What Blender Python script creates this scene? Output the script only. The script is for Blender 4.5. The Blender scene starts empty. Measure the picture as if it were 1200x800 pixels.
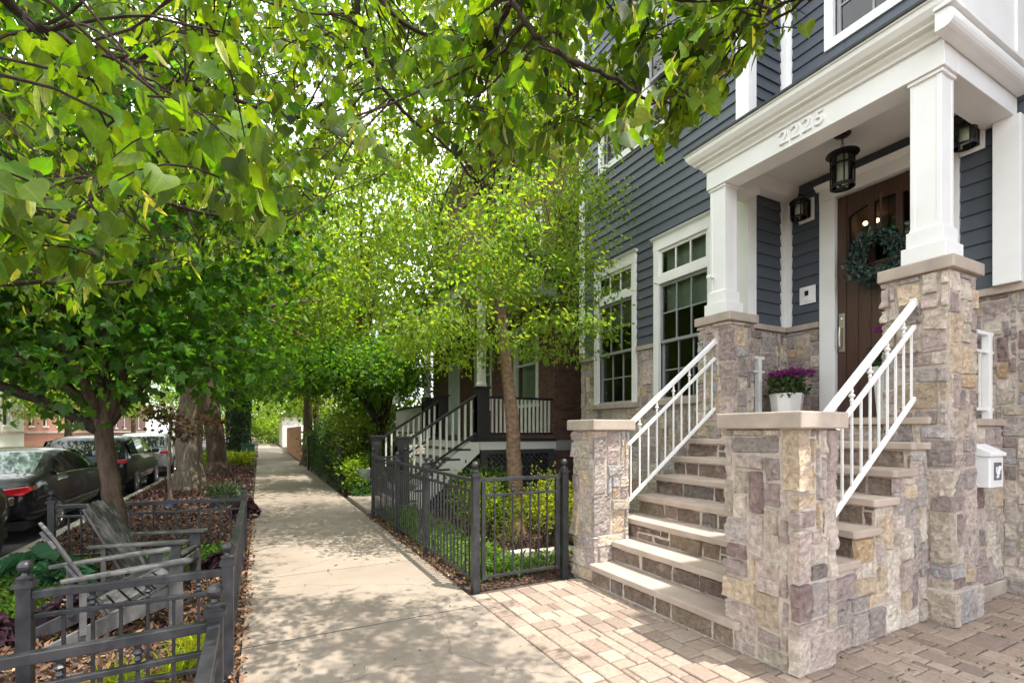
import bpy, bmesh, math, random
import numpy as np
from mathutils import Vector, Matrix, Euler
PI = math.pi
scn = bpy.context.scene
col = scn.collection

# ------------------------------------------------------------------ camera
EYE = 1.5
YAW = math.radians(27.53)
cam_d = bpy.data.cameras.new('camera')
cam = bpy.data.objects.new('camera', cam_d)
col.objects.link(cam)
cam.location = (0, 0, EYE)
cam.rotation_euler = (PI / 2, 0, -YAW)
cam_d.sensor_width = 36
cam_d.lens = 36 * 568 / 1200
cam_d.shift_y = 105 / 1200
cam_d.clip_start = 0.05
cam_d.clip_end = 1500
scn.camera = cam

# ------------------------------------------------------------------ sky, sun, exposure
SUN_EL = math.radians(69)
SUN_AZ = math.atan2(0.60, -0.80)          # clockwise from +Y
world = bpy.data.worlds.new('World')
scn.world = world
world.use_nodes = True
wt = world.node_tree
wt.nodes.clear()
w_out = wt.nodes.new('ShaderNodeOutputWorld')
w_bg = wt.nodes.new('ShaderNodeBackground')
w_sky = wt.nodes.new('ShaderNodeTexSky')
w_sky.sky_type = 'NISHITA'
w_sky.sun_disc = False
w_sky.sun_elevation = SUN_EL
w_sky.sun_rotation = SUN_AZ
w_tc = wt.nodes.new('ShaderNodeTexCoord')
w_no = wt.nodes.new('ShaderNodeTexNoise')
w_no.inputs['Scale'].default_value = 2.2
w_no.inputs['Detail'].default_value = 6
w_rp = wt.nodes.new('ShaderNodeValToRGB')
w_rp.color_ramp.elements[0].position = 0.30
w_rp.color_ramp.elements[1].position = 0.58
w_mx = wt.nodes.new('ShaderNodeMix')
w_mx.data_type = 'RGBA'
w_mx.inputs['B'].default_value = (10.5, 10.6, 10.9, 1)       # bright thin cloud
wt.links.new(w_tc.outputs['Generated'], w_no.inputs['Vector'])
wt.links.new(w_no.outputs['Fac'], w_rp.inputs['Fac'])
wt.links.new(w_rp.outputs['Color'], w_mx.inputs['Factor'])
wt.links.new(w_sky.outputs['Color'], w_mx.inputs['A'])
wt.links.new(w_mx.outputs['Result'], w_bg.inputs['Color'])
w_bg.inputs['Strength'].default_value = 0.142
wt.links.new(w_bg.outputs['Background'], w_out.inputs['Surface'])

sun_d = bpy.data.lights.new('sun', 'SUN')
sun_d.energy = 3.0
sun_d.angle = math.radians(0.55)
sun_d.color = (1.0, 0.94, 0.84)
sun = bpy.data.objects.new('sun', sun_d)
col.objects.link(sun)
sd = Vector((math.sin(SUN_AZ) * math.cos(SUN_EL), math.cos(SUN_AZ) * math.cos(SUN_EL), math.sin(SUN_EL)))
sun.rotation_euler = sd.to_track_quat('Z', 'Y').to_euler()
sun.location = (8, -10, 30)

scn.view_settings.view_transform = 'Standard'
scn.view_settings.look = 'None'
scn.view_settings.exposure = 1.5
scn.view_settings.gamma = 1
scn.view_settings.use_curve_mapping = False
scn.cycles.max_bounces = 8
scn.cycles.diffuse_bounces = 4
scn.cycles.transparent_max_bounces = 8
scn.cycles.caustics_reflective = False
scn.cycles.caustics_refractive = False
scn.cycles.sample_clamp_indirect = 6
scn.cycles.use_denoising = True

def at(px, py, depth):
    """a point of the place found from the 1200 x 800 survey of the street, at its own distance"""
    s, c = math.sin(YAW), math.cos(YAW)
    a, b = (px - 600) / 568, (505 - py) / 568
    return Vector(((s + a * c) * depth, (c - a * s) * depth, EYE + b * depth))
def pix(p):
    s, c = math.sin(YAW), math.cos(YAW)
    d = s * p[0] + c * p[1]
    if d < 0.05:
        return None
    return 600 + 568 * (c * p[0] - s * p[1]) / d, 505 - 568 * (p[2] - EYE) / d, d

# ------------------------------------------------------------------ materials
def new_mat(name):
    m = bpy.data.materials.new(name)
    m.use_nodes = True
    return m, m.node_tree, m.node_tree.nodes['Principled BSDF']
def N(t, typ, **kw):
    n = t.nodes.new(typ)
    for k, v in kw.items():
        if hasattr(n, k) and k not in n.inputs:
            setattr(n, k, v)
        else:
            n.inputs[k].default_value = v
    return n
def noise(t, scale, detail=4, rough=0.55, vec=None, stretch=None):
    tc = t.nodes.new('ShaderNodeTexCoord')
    n = N(t, 'ShaderNodeTexNoise', Scale=scale, Detail=detail, Roughness=rough)
    if stretch:
        mp = t.nodes.new('ShaderNodeMapping')
        mp.inputs['Scale'].default_value = stretch
        t.links.new(tc.outputs['Object'], mp.inputs['Vector'])
        t.links.new(mp.outputs['Vector'], n.inputs['Vector'])
    else:
        t.links.new(tc.outputs['Object'], n.inputs['Vector'])
    return n.outputs['Fac']
def ramp(t, fac, stops):
    r = t.nodes.new('ShaderNodeValToRGB')
    cr = r.color_ramp
    while len(cr.elements) < len(stops):
        cr.elements.new(0.5)
    for e, (p, c) in zip(cr.elements, stops):
        e.position = p
        e.color = (c[0], c[1], c[2], 1) if len(c) == 3 else c
    t.links.new(fac, r.inputs['Fac'])
    return r.outputs['Color']
def mix(t, fac, a, b, mode='MIX'):
    m = t.nodes.new('ShaderNodeMix')
    m.data_type = 'RGBA'
    m.blend_type = mode
    for sock, v in (('Factor', fac), ('A', a), ('B', b)):
        if hasattr(v, 'links'):
            t.links.new(v, m.inputs[sock])
        elif sock == 'Factor':
            m.inputs[sock].default_value = v
        else:
            m.inputs[sock].default_value = (v[0], v[1], v[2], 1)
    return m.outputs['Result']
def bump(t, bsdf, h, strength=0.3, dist=0.01):
    b = N(t, 'ShaderNodeBump', Strength=strength, Distance=dist)
    t.links.new(h, b.inputs['Height'])
    t.links.new(b.outputs['Normal'], bsdf.inputs['Normal'])
def attr(t, name='tint'):
    a = t.nodes.new('ShaderNodeAttribute')
    a.attribute_name = name
    return a.outputs['Color']
def g3(v):
    return (v, v, v)

def plain(name, c, rough=0.5, metal=0.0, vary=0.12, scale=6.0, bmp=0.0, bscale=60.0, spec=0.5, coat=0.0):
    m, t, b = new_mat(name)
    n = noise(t, scale, 5)
    lo = tuple(x * (1 - vary) for x in c)
    hi = tuple(min(1, x * (1 + vary)) for x in c)
    t.links.new(ramp(t, n, [(0.3, lo), (0.7, hi)]), b.inputs['Base Color'])
    b.inputs['Roughness'].default_value = rough
    b.inputs['Metallic'].default_value = metal
    b.inputs['Specular IOR Level'].default_value = spec
    b.inputs['Coat Weight'].default_value = coat
    b.inputs['Coat Roughness'].default_value = 0.04
    if bmp:
        bump(t, b, noise(t, bscale, 5), bmp, 0.004)
    return m

def mat_tinted(name, rough=0.85, scale=14, amt=0.35, bmp=0.6, bscale=30, dist=0.012, stain=None):
    """a surface of many pieces: each piece's own colour is its 'tint', with mottling and relief"""
    m, t, b = new_mat(name)
    c = attr(t)
    v = ramp(t, noise(t, scale, 8, 0.65), [(0.25, g3(1 - amt)), (0.55, g3(1.0)), (0.8, g3(1 + amt * 0.6))])
    c2 = mix(t, 1.0, c, v, 'MULTIPLY')
    if stain:
        f = ramp(t, noise(t, stain[1], 4, 0.6), [(0.52, g3(0)), (0.70, g3(stain[2]))])
        c2 = mix(t, f, c2, stain[0])
    t.links.new(c2, b.inputs['Base Color'])
    b.inputs['Roughness'].default_value = rough
    b.inputs['Specular IOR Level'].default_value = 0.25
    bump(t, b, noise(t, bscale, 10, 0.7), bmp, dist)
    return m

M = {}
M['stone'] = mat_tinted('split stone', 0.92, 24, 0.48, 1.0, 40, 0.035, ((0.42, 0.34, 0.29), 9.0, 0.75))
M['mortar'] = plain('mortar', (0.46, 0.40, 0.345), 0.95, vary=0.2, scale=30, bmp=0.5, bscale=120)
M['limestone'] = plain('limestone', (0.40, 0.335, 0.28), 0.8, vary=0.17, scale=5, bmp=0.35, bscale=90, spec=0.3)
M['tread'] = plain('tread limestone', (0.40, 0.325, 0.27), 0.82, vary=0.20, scale=3.2, bmp=0.3, bscale=110, spec=0.3)
M['paver'] = mat_tinted('tumbled paver', 0.92, 30, 0.30, 0.6, 100, 0.008, ((0.20, 0.165, 0.135), 1.8, 0.35))
M['joint'] = plain('joint sand', (0.085, 0.075, 0.05), 0.95, vary=0.35, scale=25, bmp=0.5)
M['white'] = plain('white paint', (0.78, 0.775, 0.76), 0.45, vary=0.055, scale=2.3, bmp=0.05, bscale=40)
M['cream'] = plain('cream paint', (0.66, 0.65, 0.58), 0.5, vary=0.06, scale=4)
M['ceiling'] = plain('porch ceiling paint', (0.70, 0.68, 0.65), 0.6, vary=0.04, scale=3)
M['black'] = plain('black paint', (0.018, 0.017, 0.018), 0.42, vary=0.2, scale=8)
M['lattice'] = plain('dark lattice paint', (0.045, 0.04, 0.042), 0.6, vary=0.25)
M['iron'] = plain('charcoal painted iron', (0.026, 0.026, 0.030), 0.42, vary=0.5, scale=14, bmp=0.1, bscale=70, spec=0.55)
M['bronze'] = plain('dark bronze', (0.012, 0.011, 0.011), 0.35, metal=0.3, vary=0.2)
M['nickel'] = plain('satin nickel', (0.55, 0.50, 0.42), 0.32, metal=1.0, vary=0.06)
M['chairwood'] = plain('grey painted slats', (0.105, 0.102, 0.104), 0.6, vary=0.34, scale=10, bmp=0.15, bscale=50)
M['chairdark'] = plain('shade darkened grey slats', (0.062, 0.062, 0.060), 0.65, vary=0.36, scale=10, bmp=0.15, bscale=50)  # slats of the shaded chair: grey darkened for shade, mottled by wear
M['plastic'] = plain('white moulded plastic', (0.78, 0.78, 0.78), 0.4, vary=0.02)
M['greyplate'] = plain('grey cast plate', (0.16, 0.165, 0.18), 0.5, metal=0.3)
M['pot'] = plain('white glazed pot', (0.72, 0.71, 0.69), 0.35, vary=0.05)
M['shade'] = plain('roller shade', (0.36, 0.40, 0.35), 0.8, vary=0.06)  # greenish tint stands in for trees reflected in the glass
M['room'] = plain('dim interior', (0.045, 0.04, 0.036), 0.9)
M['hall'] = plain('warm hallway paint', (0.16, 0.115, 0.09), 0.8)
M['roofing'] = plain('dark shingle', (0.05, 0.05, 0.055), 0.9, vary=0.3, scale=14, bmp=0.5)
M['rubber'] = plain('tyre rubber', (0.014, 0.014, 0.015), 0.8, vary=0.2)
M['alloy'] = plain('wheel alloy', (0.42, 0.42, 0.44), 0.32, metal=0.9)
M['under'] = plain('underbody black', (0.008, 0.008, 0.009), 0.7)
M['gunmetal'] = plain('grey car paint', (0.010, 0.010, 0.014), 0.5, vary=0.06, spec=0.12, coat=0.55)
M['blackcar'] = plain('black car paint', (0.006, 0.007, 0.010), 0.5, vary=0.06, spec=0.12, coat=0.55)
M['silver'] = plain('silver car paint', (0.30, 0.31, 0.33), 0.3, metal=0.6, vary=0.05, coat=1.0)
M['chrome'] = plain('chrome', (0.7, 0.7, 0.7), 0.12, metal=1.0, vary=0.02)
M['carglass'] = plain('tinted car glass', (0.012, 0.016, 0.016), 0.04, vary=0.1, spec=0.9)
M['paleglass'] = plain('car glass', (0.09, 0.13, 0.12), 0.05, vary=0.4, scale=3, spec=0.9)
M['lamp_red'] = plain('tail lamp lens', (0.40, 0.010, 0.014), 0.15, vary=0.25, scale=12, coat=0.8)
M['plate'] = plain('plate', (0.6, 0.62, 0.66), 0.4)
M['asphalt'] = plain('asphalt', (0.060, 0.058, 0.058), 0.95, vary=0.3, scale=18, bmp=0.5, bscale=150)
M['kerb'] = plain('kerb concrete', (0.40, 0.36, 0.31), 0.9, vary=0.2, scale=7, bmp=0.3)
M['soil'] = plain('mulch bed', (0.075, 0.048, 0.036), 0.97, vary=0.55, scale=26, bmp=1.0, bscale=50)
M['dirt'] = plain('joint dirt', (0.035, 0.03, 0.022), 0.97, vary=0.4, scale=20)
M['litter'] = mat_tinted('leaf litter', 0.9, 30, 0.3, 0.2, 60, 0.004)
M['wood_fence'] = plain('orange cedar boards', (0.36, 0.16, 0.08), 0.75, vary=0.3, scale=5)
M['darkplastic'] = plain('dark planter', (0.02, 0.024, 0.022), 0.6)
M['greenbin'] = plain('green bin', (0.03, 0.10, 0.07), 0.5)
M['flagstone'] = plain('pale flagstone', (0.46, 0.43, 0.38), 0.85, vary=0.2, scale=8, bmp=0.4)
M['granite'] = plain('grey dressed stone', (0.30, 0.30, 0.30), 0.85, vary=0.15, scale=12, bmp=0.3)
M['blue_door'] = plain('pale blue door paint', (0.50, 0.56, 0.64), 0.5)
M['bluebag'] = plain('blue tarp', (0.08, 0.20, 0.50), 0.5)
M['candle'] = plain('opal glass sleeve', (0.74, 0.70, 0.58), 0.4, vary=0.05)

# concrete pavement with broad stains and fine aggregate
m, t, b = new_mat('pavement concrete')
base = ramp(t, noise(t, 0.9, 6, 0.6), [(0.3, (0.245, 0.202, 0.165)), (0.55, (0.295, 0.248, 0.206)), (0.75, (0.335, 0.286, 0.242))])
spk = ramp(t, noise(t, 160, 2, 0.6), [(0.35, g3(0.72)), (0.5, g3(1.0)), (0.7, g3(1.12))])
c = mix(t, 1.0, base, spk, 'MULTIPLY')
st = ramp(t, noise(t, 2.6, 8, 0.7), [(0.56, g3(0)), (0.75, g3(0.55))])
c = mix(t, st, c, (0.20, 0.165, 0.13))
c = mix(t, 1.0, c, attr(t), 'MULTIPLY')
crk = N(t, 'ShaderNodeTexVoronoi', Scale=0.55)
crk.feature = 'DISTANCE_TO_EDGE'
tcc = t.nodes.new('ShaderNodeTexCoord'); nzz = N(t, 'ShaderNodeTexNoise', Scale=3.0, Detail=6)
t.links.new(tcc.outputs['Object'], nzz.inputs['Vector'])
mvv = t.nodes.new('ShaderNodeVectorMath'); mvv.operation = 'MULTIPLY_ADD'
mvv.inputs[1].default_value = (0.35, 0.35, 0.35)
t.links.new(nzz.outputs['Color'], mvv.inputs[0]); t.links.new(tcc.outputs['Object'], mvv.inputs[2]); t.links.new(mvv.outputs[0], crk.inputs['Vector'])
c = mix(t, ramp(t, crk.outputs['Distance'], [(0.0, g3(0.5)), (0.006, g3(0))]), c, (0.09, 0.075, 0.06))
t.links.new(c, b.inputs['Base Color'])
b.inputs['Roughness'].default_value = 0.92
b.inputs['Specular IOR Level'].default_value = 0.2
bump(t, b, noise(t, 130, 6, 0.7), 0.35, 0.004)
M['concrete'] = m

# lap siding paint with a faint cedar grain along the boards
m, t, b = new_mat('slate blue siding')
gr = noise(t, 9, 8, 0.7, stretch=(1.5, 1.5, 26))
t.links.new(ramp(t, gr, [(0.3, (0.055, 0.065, 0.081)), (0.7, (0.074, 0.087, 0.106))]), b.inputs['Base Color'])
b.inputs['Roughness'].default_value = 0.55
bump(t, b, gr, 0.25, 0.004)
M['siding'] = m
lk = [l for l in t.links if l.to_socket == b.inputs['Base Color']][0].from_socket
t.links.new(mix(t, 1.0, lk, attr(t), 'MULTIPLY'), b.inputs['Base Color'])

# door wood
m, t, b = new_mat('walnut stained door')
gr = noise(t, 5, 8, 0.65, stretch=(12, 12, 0.8))
t.links.new(ramp(t, gr, [(0.3, (0.036, 0.016, 0.009)), (0.7, (0.085, 0.039, 0.023))]), b.inputs['Base Color'])
b.inputs['Roughness'].default_value = 0.42
M['door'] = m

def mat_brick(name, c1, c2, mort, scale=1.0):
    m, t, b = new_mat(name)
    uv = t.nodes.new('ShaderNodeUVMap')
    uv.uv_map = 'UVMap'
    br = t.nodes.new('ShaderNodeTexBrick')
    br.inputs['Scale'].default_value = scale
    br.inputs['Brick Width'].default_value = 0.21
    br.inputs['Row Height'].default_value = 0.072
    br.inputs['Mortar Size'].default_value = 0.006
    br.inputs['Color1'].default_value = (*c1, 1)
    br.inputs['Color2'].default_value = (*c2, 1)
    br.inputs['Mortar'].default_value = (*mort, 1)
    t.links.new(uv.outputs['UV'], br.inputs['Vector'])
    v = ramp(t, noise(t, 9, 6, 0.6), [(0.3, g3(0.7)), (0.7, g3(1.2))])
    t.links.new(mix(t, 1.0, br.outputs['Color'], v, 'MULTIPLY'), b.inputs['Base Color'])
    b.inputs['Roughness'].default_value = 0.92
    bump(t, b, br.outputs['Fac'], -0.4, 0.006)
    return m
M['brick'] = mat_brick('dark red brick', (0.10, 0.042, 0.032), (0.15, 0.065, 0.048), (0.10, 0.08, 0.07))
M['redbrick'] = mat_brick('orange red brick', (0.36, 0.12, 0.075), (0.42, 0.17, 0.11), (0.40, 0.30, 0.24))

# bark
def mat_bark(name, c1, c2, sc=5, stretch=(1, 1, 0.18)):
    m, t, b = new_mat(name)
    n = noise(t, sc * 4, 10, 0.7, stretch=stretch)
    n2 = noise(t, 1.5, 4)
    c = mix(t, n2, ramp(t, n, [(0.32, c1), (0.68, c2)]), ramp(t, n, [(0.3, tuple(x * 0.7 for x in c1)), (0.7, tuple(x * 0.85 for x in c2))]))
    t.links.new(c, b.inputs['Base Color'])
    b.inputs['Roughness'].default_value = 0.95
    b.inputs['Specular IOR Level'].default_value = 0.15
    bump(t, b, n, 1.0, 0.03)
    return m
M['bark_dark'] = mat_bark('dark bark', (0.022, 0.016, 0.012), (0.075, 0.058, 0.045))
M['bark_grey'] = mat_bark('grey furrowed bark', (0.10, 0.078, 0.06), (0.30, 0.245, 0.195))
M['bark_brown'] = mat_bark('brown bark', (0.06, 0.04, 0.03), (0.17, 0.12, 0.09))
M['bark_birch'] = mat_bark('peeling birch bark', (0.12, 0.075, 0.048), (0.34, 0.225, 0.15), 6, (0.5, 0.5, 0.9))
M['twig'] = mat_bark('twig bark', (0.035, 0.022, 0.018), (0.085, 0.055, 0.042))

# leaves: thin sheets that pass light; each leaf has its own 'tint'
def mat_leaf(name, trans=0.45, boost=(2.6, 2.2, 1.0), rough=0.42, spec=0.4, veins=True):
    m, t, b = new_mat(name)
    c = attr(t)
    if veins:      # midrib and side veins drawn in the leaf's own coordinates
        a = t.nodes.new('ShaderNodeAttribute'); a.attribute_name = 'lf'
        sx = t.nodes.new('ShaderNodeSeparateXYZ'); t.links.new(a.outputs['Vector'], sx.inputs[0])
        def mth(op, x, y=None):
            q = t.nodes.new('ShaderNodeMath'); q.operation = op
            for i, v in enumerate((x, y)):
                if v is None: continue
                if hasattr(v, 'links'): t.links.new(v, q.inputs[i])
                else: q.inputs[i].default_value = v
            return q.outputs[0]
        ax = mth('ABSOLUTE', sx.outputs['X'])
        fr = mth('FRACT', mth('MULTIPLY', mth('SUBTRACT', sx.outputs['Y'], mth('MULTIPLY', ax, 0.8)), 6.5))
        v1 = mth('LESS_THAN', ax, 0.016)
        v2 = mth('LESS_THAN', fr, 0.09)
        vein = mth('MAXIMUM', v1, mth('MULTIPLY', v2, 0.6))
        blot = ramp(t, noise(t, 60, 4), [(0.3, g3(0.8)), (0.7, g3(1.15))])
        c = mix(t, 1.0, mix(t, mth('MULTIPLY', vein, 0.45), c, mix(t, 1.0, c, (2.1, 1.8, 1.6), 'MULTIPLY')), blot, 'MULTIPLY')
        bump(t, b, fr, 0.25, 0.004)
    geo = t.nodes.new('ShaderNodeNewGeometry')
    under = mix(t, 0.16, c, (0.13, 0.17, 0.08))        # paler leaf underside
    t.links.new(mix(t, geo.outputs['Backfacing'], c, under), b.inputs['Base Color'])
    b.inputs['Roughness'].default_value = rough
    b.inputs['Specular IOR Level'].default_value = spec
    tr = t.nodes.new('ShaderNodeBsdfTranslucent')
    t.links.new(mix(t, 1.0, c, boost, 'MULTIPLY'), tr.inputs['Color'])
    ms = t.nodes.new('ShaderNodeMixShader')
    ms.inputs[0].default_value = trans
    t.links.new(b.outputs[0], ms.inputs[1])
    t.links.new(tr.outputs[0], ms.inputs[2])
    t.links.new(ms.outputs[0], t.nodes['Material Output'].inputs['Surface'])
    return m
M['leaf'] = mat_leaf('green leaf', 0.50, (3.5, 3.1, 0.8), 0.5, 0.28)
M['leaf_linden'] = mat_leaf('linden leaf', 0.52, (3.9, 3.4, 0.5), 0.5, 0.22)
M['leaf_dull'] = mat_leaf('matt leaf', 0.3, (1.5, 1.5, 1.1), 0.6, 0.25)
M['petal'] = mat_leaf('petal', 0.3, (1.4, 1.3, 1.4), 0.6, 0.2, False)

# window glass: mostly clear, mirror at a glancing view
m = bpy.data.materials.new('window glass')
m.use_nodes = True
t = m.node_tree
t.nodes.clear()
o = t.nodes.new('ShaderNodeOutputMaterial')
tp = N(t, 'ShaderNodeBsdfTransparent')
tp.inputs['Color'].default_value = (0.80, 0.86, 0.82, 1)
gl = N(t, 'ShaderNodeBsdfGlossy', Roughness=0.01)
fr = N(t, 'ShaderNodeFresnel', IOR=1.6)
ms = t.nodes.new('ShaderNodeMixShader')
t.links.new(fr.outputs[0], ms.inputs[0])
t.links.new(tp.outputs[0], ms.inputs[1])
t.links.new(gl.outputs[0], ms.inputs[2])
t.links.new(ms.outputs[0], o.inputs['Surface'])
M['glass'] = m
def mat_emit(name, c, s):
    m, t, b = new_mat(name)
    b.inputs['Base Color'].default_value = (*c, 1)
    b.inputs['Emission Color'].default_value = (*c, 1)
    b.inputs['Emission Strength'].default_value = s
    return m
M['lit'] = mat_emit('lit bulb', (1.0, 0.62, 0.3), 2.2)

# ------------------------------------------------------------------ mesh building
OFF = {}
def props(o, label=None, cat=None, group=None, kind=None):
    if label: o['label'] = label
    if cat: o['category'] = cat
    if group: o['group'] = group
    if kind: o['kind'] = kind
    return o
def thing(name, label, cat, loc=(0, 0, 0), group=None, local=False):
    o = bpy.data.objects.new(name, None)
    o.empty_display_size = 0.2
    col.objects.link(o)
    o.location = loc
    OFF[o.name] = (0, 0, 0) if local else tuple(loc)
    return props(o, label, cat, group)
def dup(root, loc, rz=0, label=None):
    r = root.copy(); col.objects.link(r)
    r.location = loc; r.rotation_euler = (0, 0, rz)
    if label: r['label'] = label
    for ch in list(root.children):
        c = ch.copy(); col.objects.link(c); c.parent = r
        for g in list(ch.children):
            d = g.copy(); col.objects.link(d); d.parent = c
    return r

class MB:
    def __init__(s):
        s.v = []; s.f = []; s.m = []; s.c = []
    def add(s, vs, fs, mi=0, tint=(1, 1, 1)):
        b = len(s.v)
        s.v.extend([tuple(p) for p in vs])
        for f in fs:
            s.f.append(tuple(b + i for i in f)); s.m.append(mi); s.c.append(tint)
        return s
    def box(s, x0, x1, y0, y1, z0, z1, mi=0, tint=(1, 1, 1)):
        if x0 > x1: x0, x1 = x1, x0
        if y0 > y1: y0, y1 = y1, y0
        if z0 > z1: z0, z1 = z1, z0
        return s.add([(x0, y0, z0), (x1, y0, z0), (x1, y1, z0), (x0, y1, z0), (x0, y0, z1), (x1, y0, z1), (x1, y1, z1), (x0, y1, z1)],
                     [(0, 3, 2, 1), (4, 5, 6, 7), (0, 1, 5, 4), (1, 2, 6, 5), (2, 3, 7, 6), (3, 0, 4, 7)], mi, tint)
    def bar(s, p, q, w, h, up=(0, 0, 1), mi=0):
        """box beam from p to q; w across, h along up"""
        p, q = Vector(p), Vector(q)
        d = (q - p).normalized()
        u = Vector(up)
        if abs(d.dot(u)) > 0.98:
            u = Vector((1, 0, 0))
        r = d.cross(u).normalized() * (w / 2)
        u = r.cross(d).normalized() * (h / 2)
        vs = [p - r - u, p + r - u, p + r + u, p - r + u, q - r - u, q + r - u, q + r + u, q - r + u]
        return s.add(vs, [(0, 3, 2, 1), (4, 5, 6, 7), (0, 1, 5, 4), (1, 2, 6, 5), (2, 3, 7, 6), (3, 0, 4, 7)], mi)
    def tube(s, pts, rad, n=8, mi=0, cap=True):
        pts = [Vector(p) for p in pts]
        if not hasattr(rad, '__len__'):
            rad = [rad] * len(pts)
        b = len(s.v)
        u = None
        for i, p in enumerate(pts):
            d = (pts[min(i + 1, len(pts) - 1)] - pts[max(i - 1, 0)]).normalized()
            if u is None:
                u = Vector((0.31, 0.95, 0.05)) if abs(d.z) > 0.8 else Vector((0, 0, 1))
            r = d.cross(u)
            r = r.normalized() if r.length > 1e-6 else Vector((1, 0, 0))
            u = r.cross(d).normalized()
            for k in range(n):
                a = 2 * PI * k / n
                s.v.append(tuple(p + (r * math.cos(a) + u * math.sin(a)) * rad[i]))
        for i in range(len(pts) - 1):
            for k in range(n):
                k2 = (k + 1) % n
                s.f.append((b + i * n + k, b + i * n + k2, b + (i + 1) * n + k2, b + (i + 1) * n + k)); s.m.append(mi); s.c.append((1, 1, 1))
        if cap:
            s.f.append(tuple(b + k for k in range(n))[::-1]); s.m.append(mi); s.c.append((1, 1, 1))
            e = b + (len(pts) - 1) * n
            s.f.append(tuple(e + k for k in range(n))); s.m.append(mi); s.c.append((1, 1, 1))
        return s
    def lathe(s, cx, cy, prof, n=16, mi=0):
        """prof: (radius, z) from bottom to top, about a vertical axis"""
        b = len(s.v)
        for r, z in prof:
            for k in range(n):
                a = 2 * PI * k / n
                s.v.append((cx + r * math.cos(a), cy + r * math.sin(a), z))
        for i in range(len(prof) - 1):
            for k in range(n):
                k2 = (k + 1) % n
                s.f.append((b + i * n + k, b + i * n + k2, b + (i + 1) * n + k2, b + (i + 1) * n + k)); s.m.append(mi); s.c.append((1, 1, 1))
        return s
    def prism(s, poly, axis, a0, a1, mi=0):
        """polygon extruded along an axis; poly given in the other two axes in order"""
        def P(p, a):
            if axis == 'x': return (a, p[0], p[1])
            if axis == 'y': return (p[0], a, p[1])
            return (p[0], p[1], a)
        n = len(poly)
        vs = [P(p, a0) for p in poly] + [P(p, a1) for p in poly]
        fs = [tuple(range(n))[::-1], tuple(range(n, 2 * n))] + [(i, (i + 1) % n, n + (i + 1) % n, n + i) for i in range(n)]
        return s.add(vs, fs, mi)
    def build(s, name, mats, parent=None, bevel=0.0, smooth=False, org=None, fix=True, sub=0):
        if not isinstance(mats, (list, tuple)): mats = [mats]
        off = OFF.get(parent.name, (0, 0, 0)) if parent is not None else (org or (0, 0, 0))
        me = bpy.data.meshes.new(name)
        me.from_pydata([(x - off[0], y - off[1], z - off[2]) for x, y, z in s.v], [], s.f)
        for m in mats: me.materials.append(m)
        me.polygons.foreach_set('material_index', s.m)
        if fix:
            bm = bmesh.new(); bm.from_mesh(me)
            bmesh.ops.recalc_face_normals(bm, faces=bm.faces)
            bm.to_mesh(me); bm.free()
        # tint per face and flat UVs in metres
        nl = len(me.loops)
        cols = np.ones((nl, 4), np.float32)
        uv = np.zeros((nl, 2), np.float32)
        vv = np.array(s.v, np.float32)
        for p in me.polygons:
            nx, ny, nz = (abs(q) for q in p.normal)
            a, b2 = (1, 2) if nx >= ny and nx >= nz else ((0, 2) if ny >= nz else (0, 1))
            for li in p.loop_indices:
                vi = me.loops[li].vertex_index
                cols[li, :3] = s.c[p.index]
                uv[li] = vv[vi][[a, b2]]
        ca = me.color_attributes.new('tint', 'FLOAT_COLOR', 'CORNER')
        ca.data.foreach_set('color', cols.ravel())
        ul = me.uv_layers.new(name='UVMap')
        ul.data.foreach_set('uv', uv.ravel())
        if smooth:
            me.polygons.foreach_set('use_smooth', [True] * len(me.polygons))
        me.update()
        o = bpy.data.objects.new(name, me)
        col.objects.link(o)
        if parent is not None:
            o.parent = parent
        else:
            o.location = off
        OFF[o.name] = off
        if sub:
            md = o.modifiers.new('subdivision', 'SUBSURF'); md.levels = sub; md.render_levels = sub
        if bevel:
            md = o.modifiers.new('bevel', 'BEVEL'); md.width = bevel; md.segments = 2; md.limit_method = 'ANGLE'; md.angle_limit = math.radians(40)
        return o

# ------------------------------------------------------------------ leaves
def tmpl(vs, fs): return np.array(vs, np.float32), np.array(fs, np.int32)
_W = [(0.0, 0.00, 0.10), (0.30, -0.07, 0.05), (0.45, 0.06, 0.10), (0.50, 0.24, 0.12), (0.46, 0.43, 0.11), (0.35, 0.62, 0.08), (0.20, 0.80, 0.03), (0.07, 0.94, -0.04)]
_MID = [(0, 0.06, 0), (0, 0.10, -0.005), (0, 0.18, -0.01), (0, 0.32, -0.02), (0, 0.48, -0.03), (0, 0.66, -0.045), (0, 0.84, -0.06), (0, 0.97, -0.09)]
_R = _W[1:]; _M = _MID[1:]
_k = len(_R)
LINDEN = tmpl(_M + [(0, 1.14, -0.14)] + _R + [(-x, y, z + 0.02) for x, y, z in _R],
              [(i, _k + 1 + i, _k + 2 + i, i + 1) for i in range(_k - 1)] + [(i + 1, 2 * _k + 2 + i, 2 * _k + 1 + i, i) for i in range(_k - 1)] + [(_k - 1, 2 * _k, _k, 3 * _k)])
def _lobes():
    vs, fs = [], []
    for ang, L, w in ((90, 1.0, 0.2), (42, 0.85, 0.18), (138, 0.85, 0.18), (0, 0.5, 0.14), (180, 0.5, 0.14)):
        a = math.radians(ang); d = np.array((math.cos(a), math.sin(a))); n = np.array((-d[1], d[0]))
        c0 = np.array((0, 0.25))
        b = len(vs)
        for p, z in ((c0, 0), (c0 + d * L * 0.45 - n * w, 0.05), (c0 + d * L * 0.8, -0.08), (c0 + d * L * 0.45 + n * w, 0.05)):
            vs.append((p[0], p[1], z))
        fs.append((b, b + 1, b + 2, b + 3))
    return tmpl(vs, fs)
MAPLE = _lobes()
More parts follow.
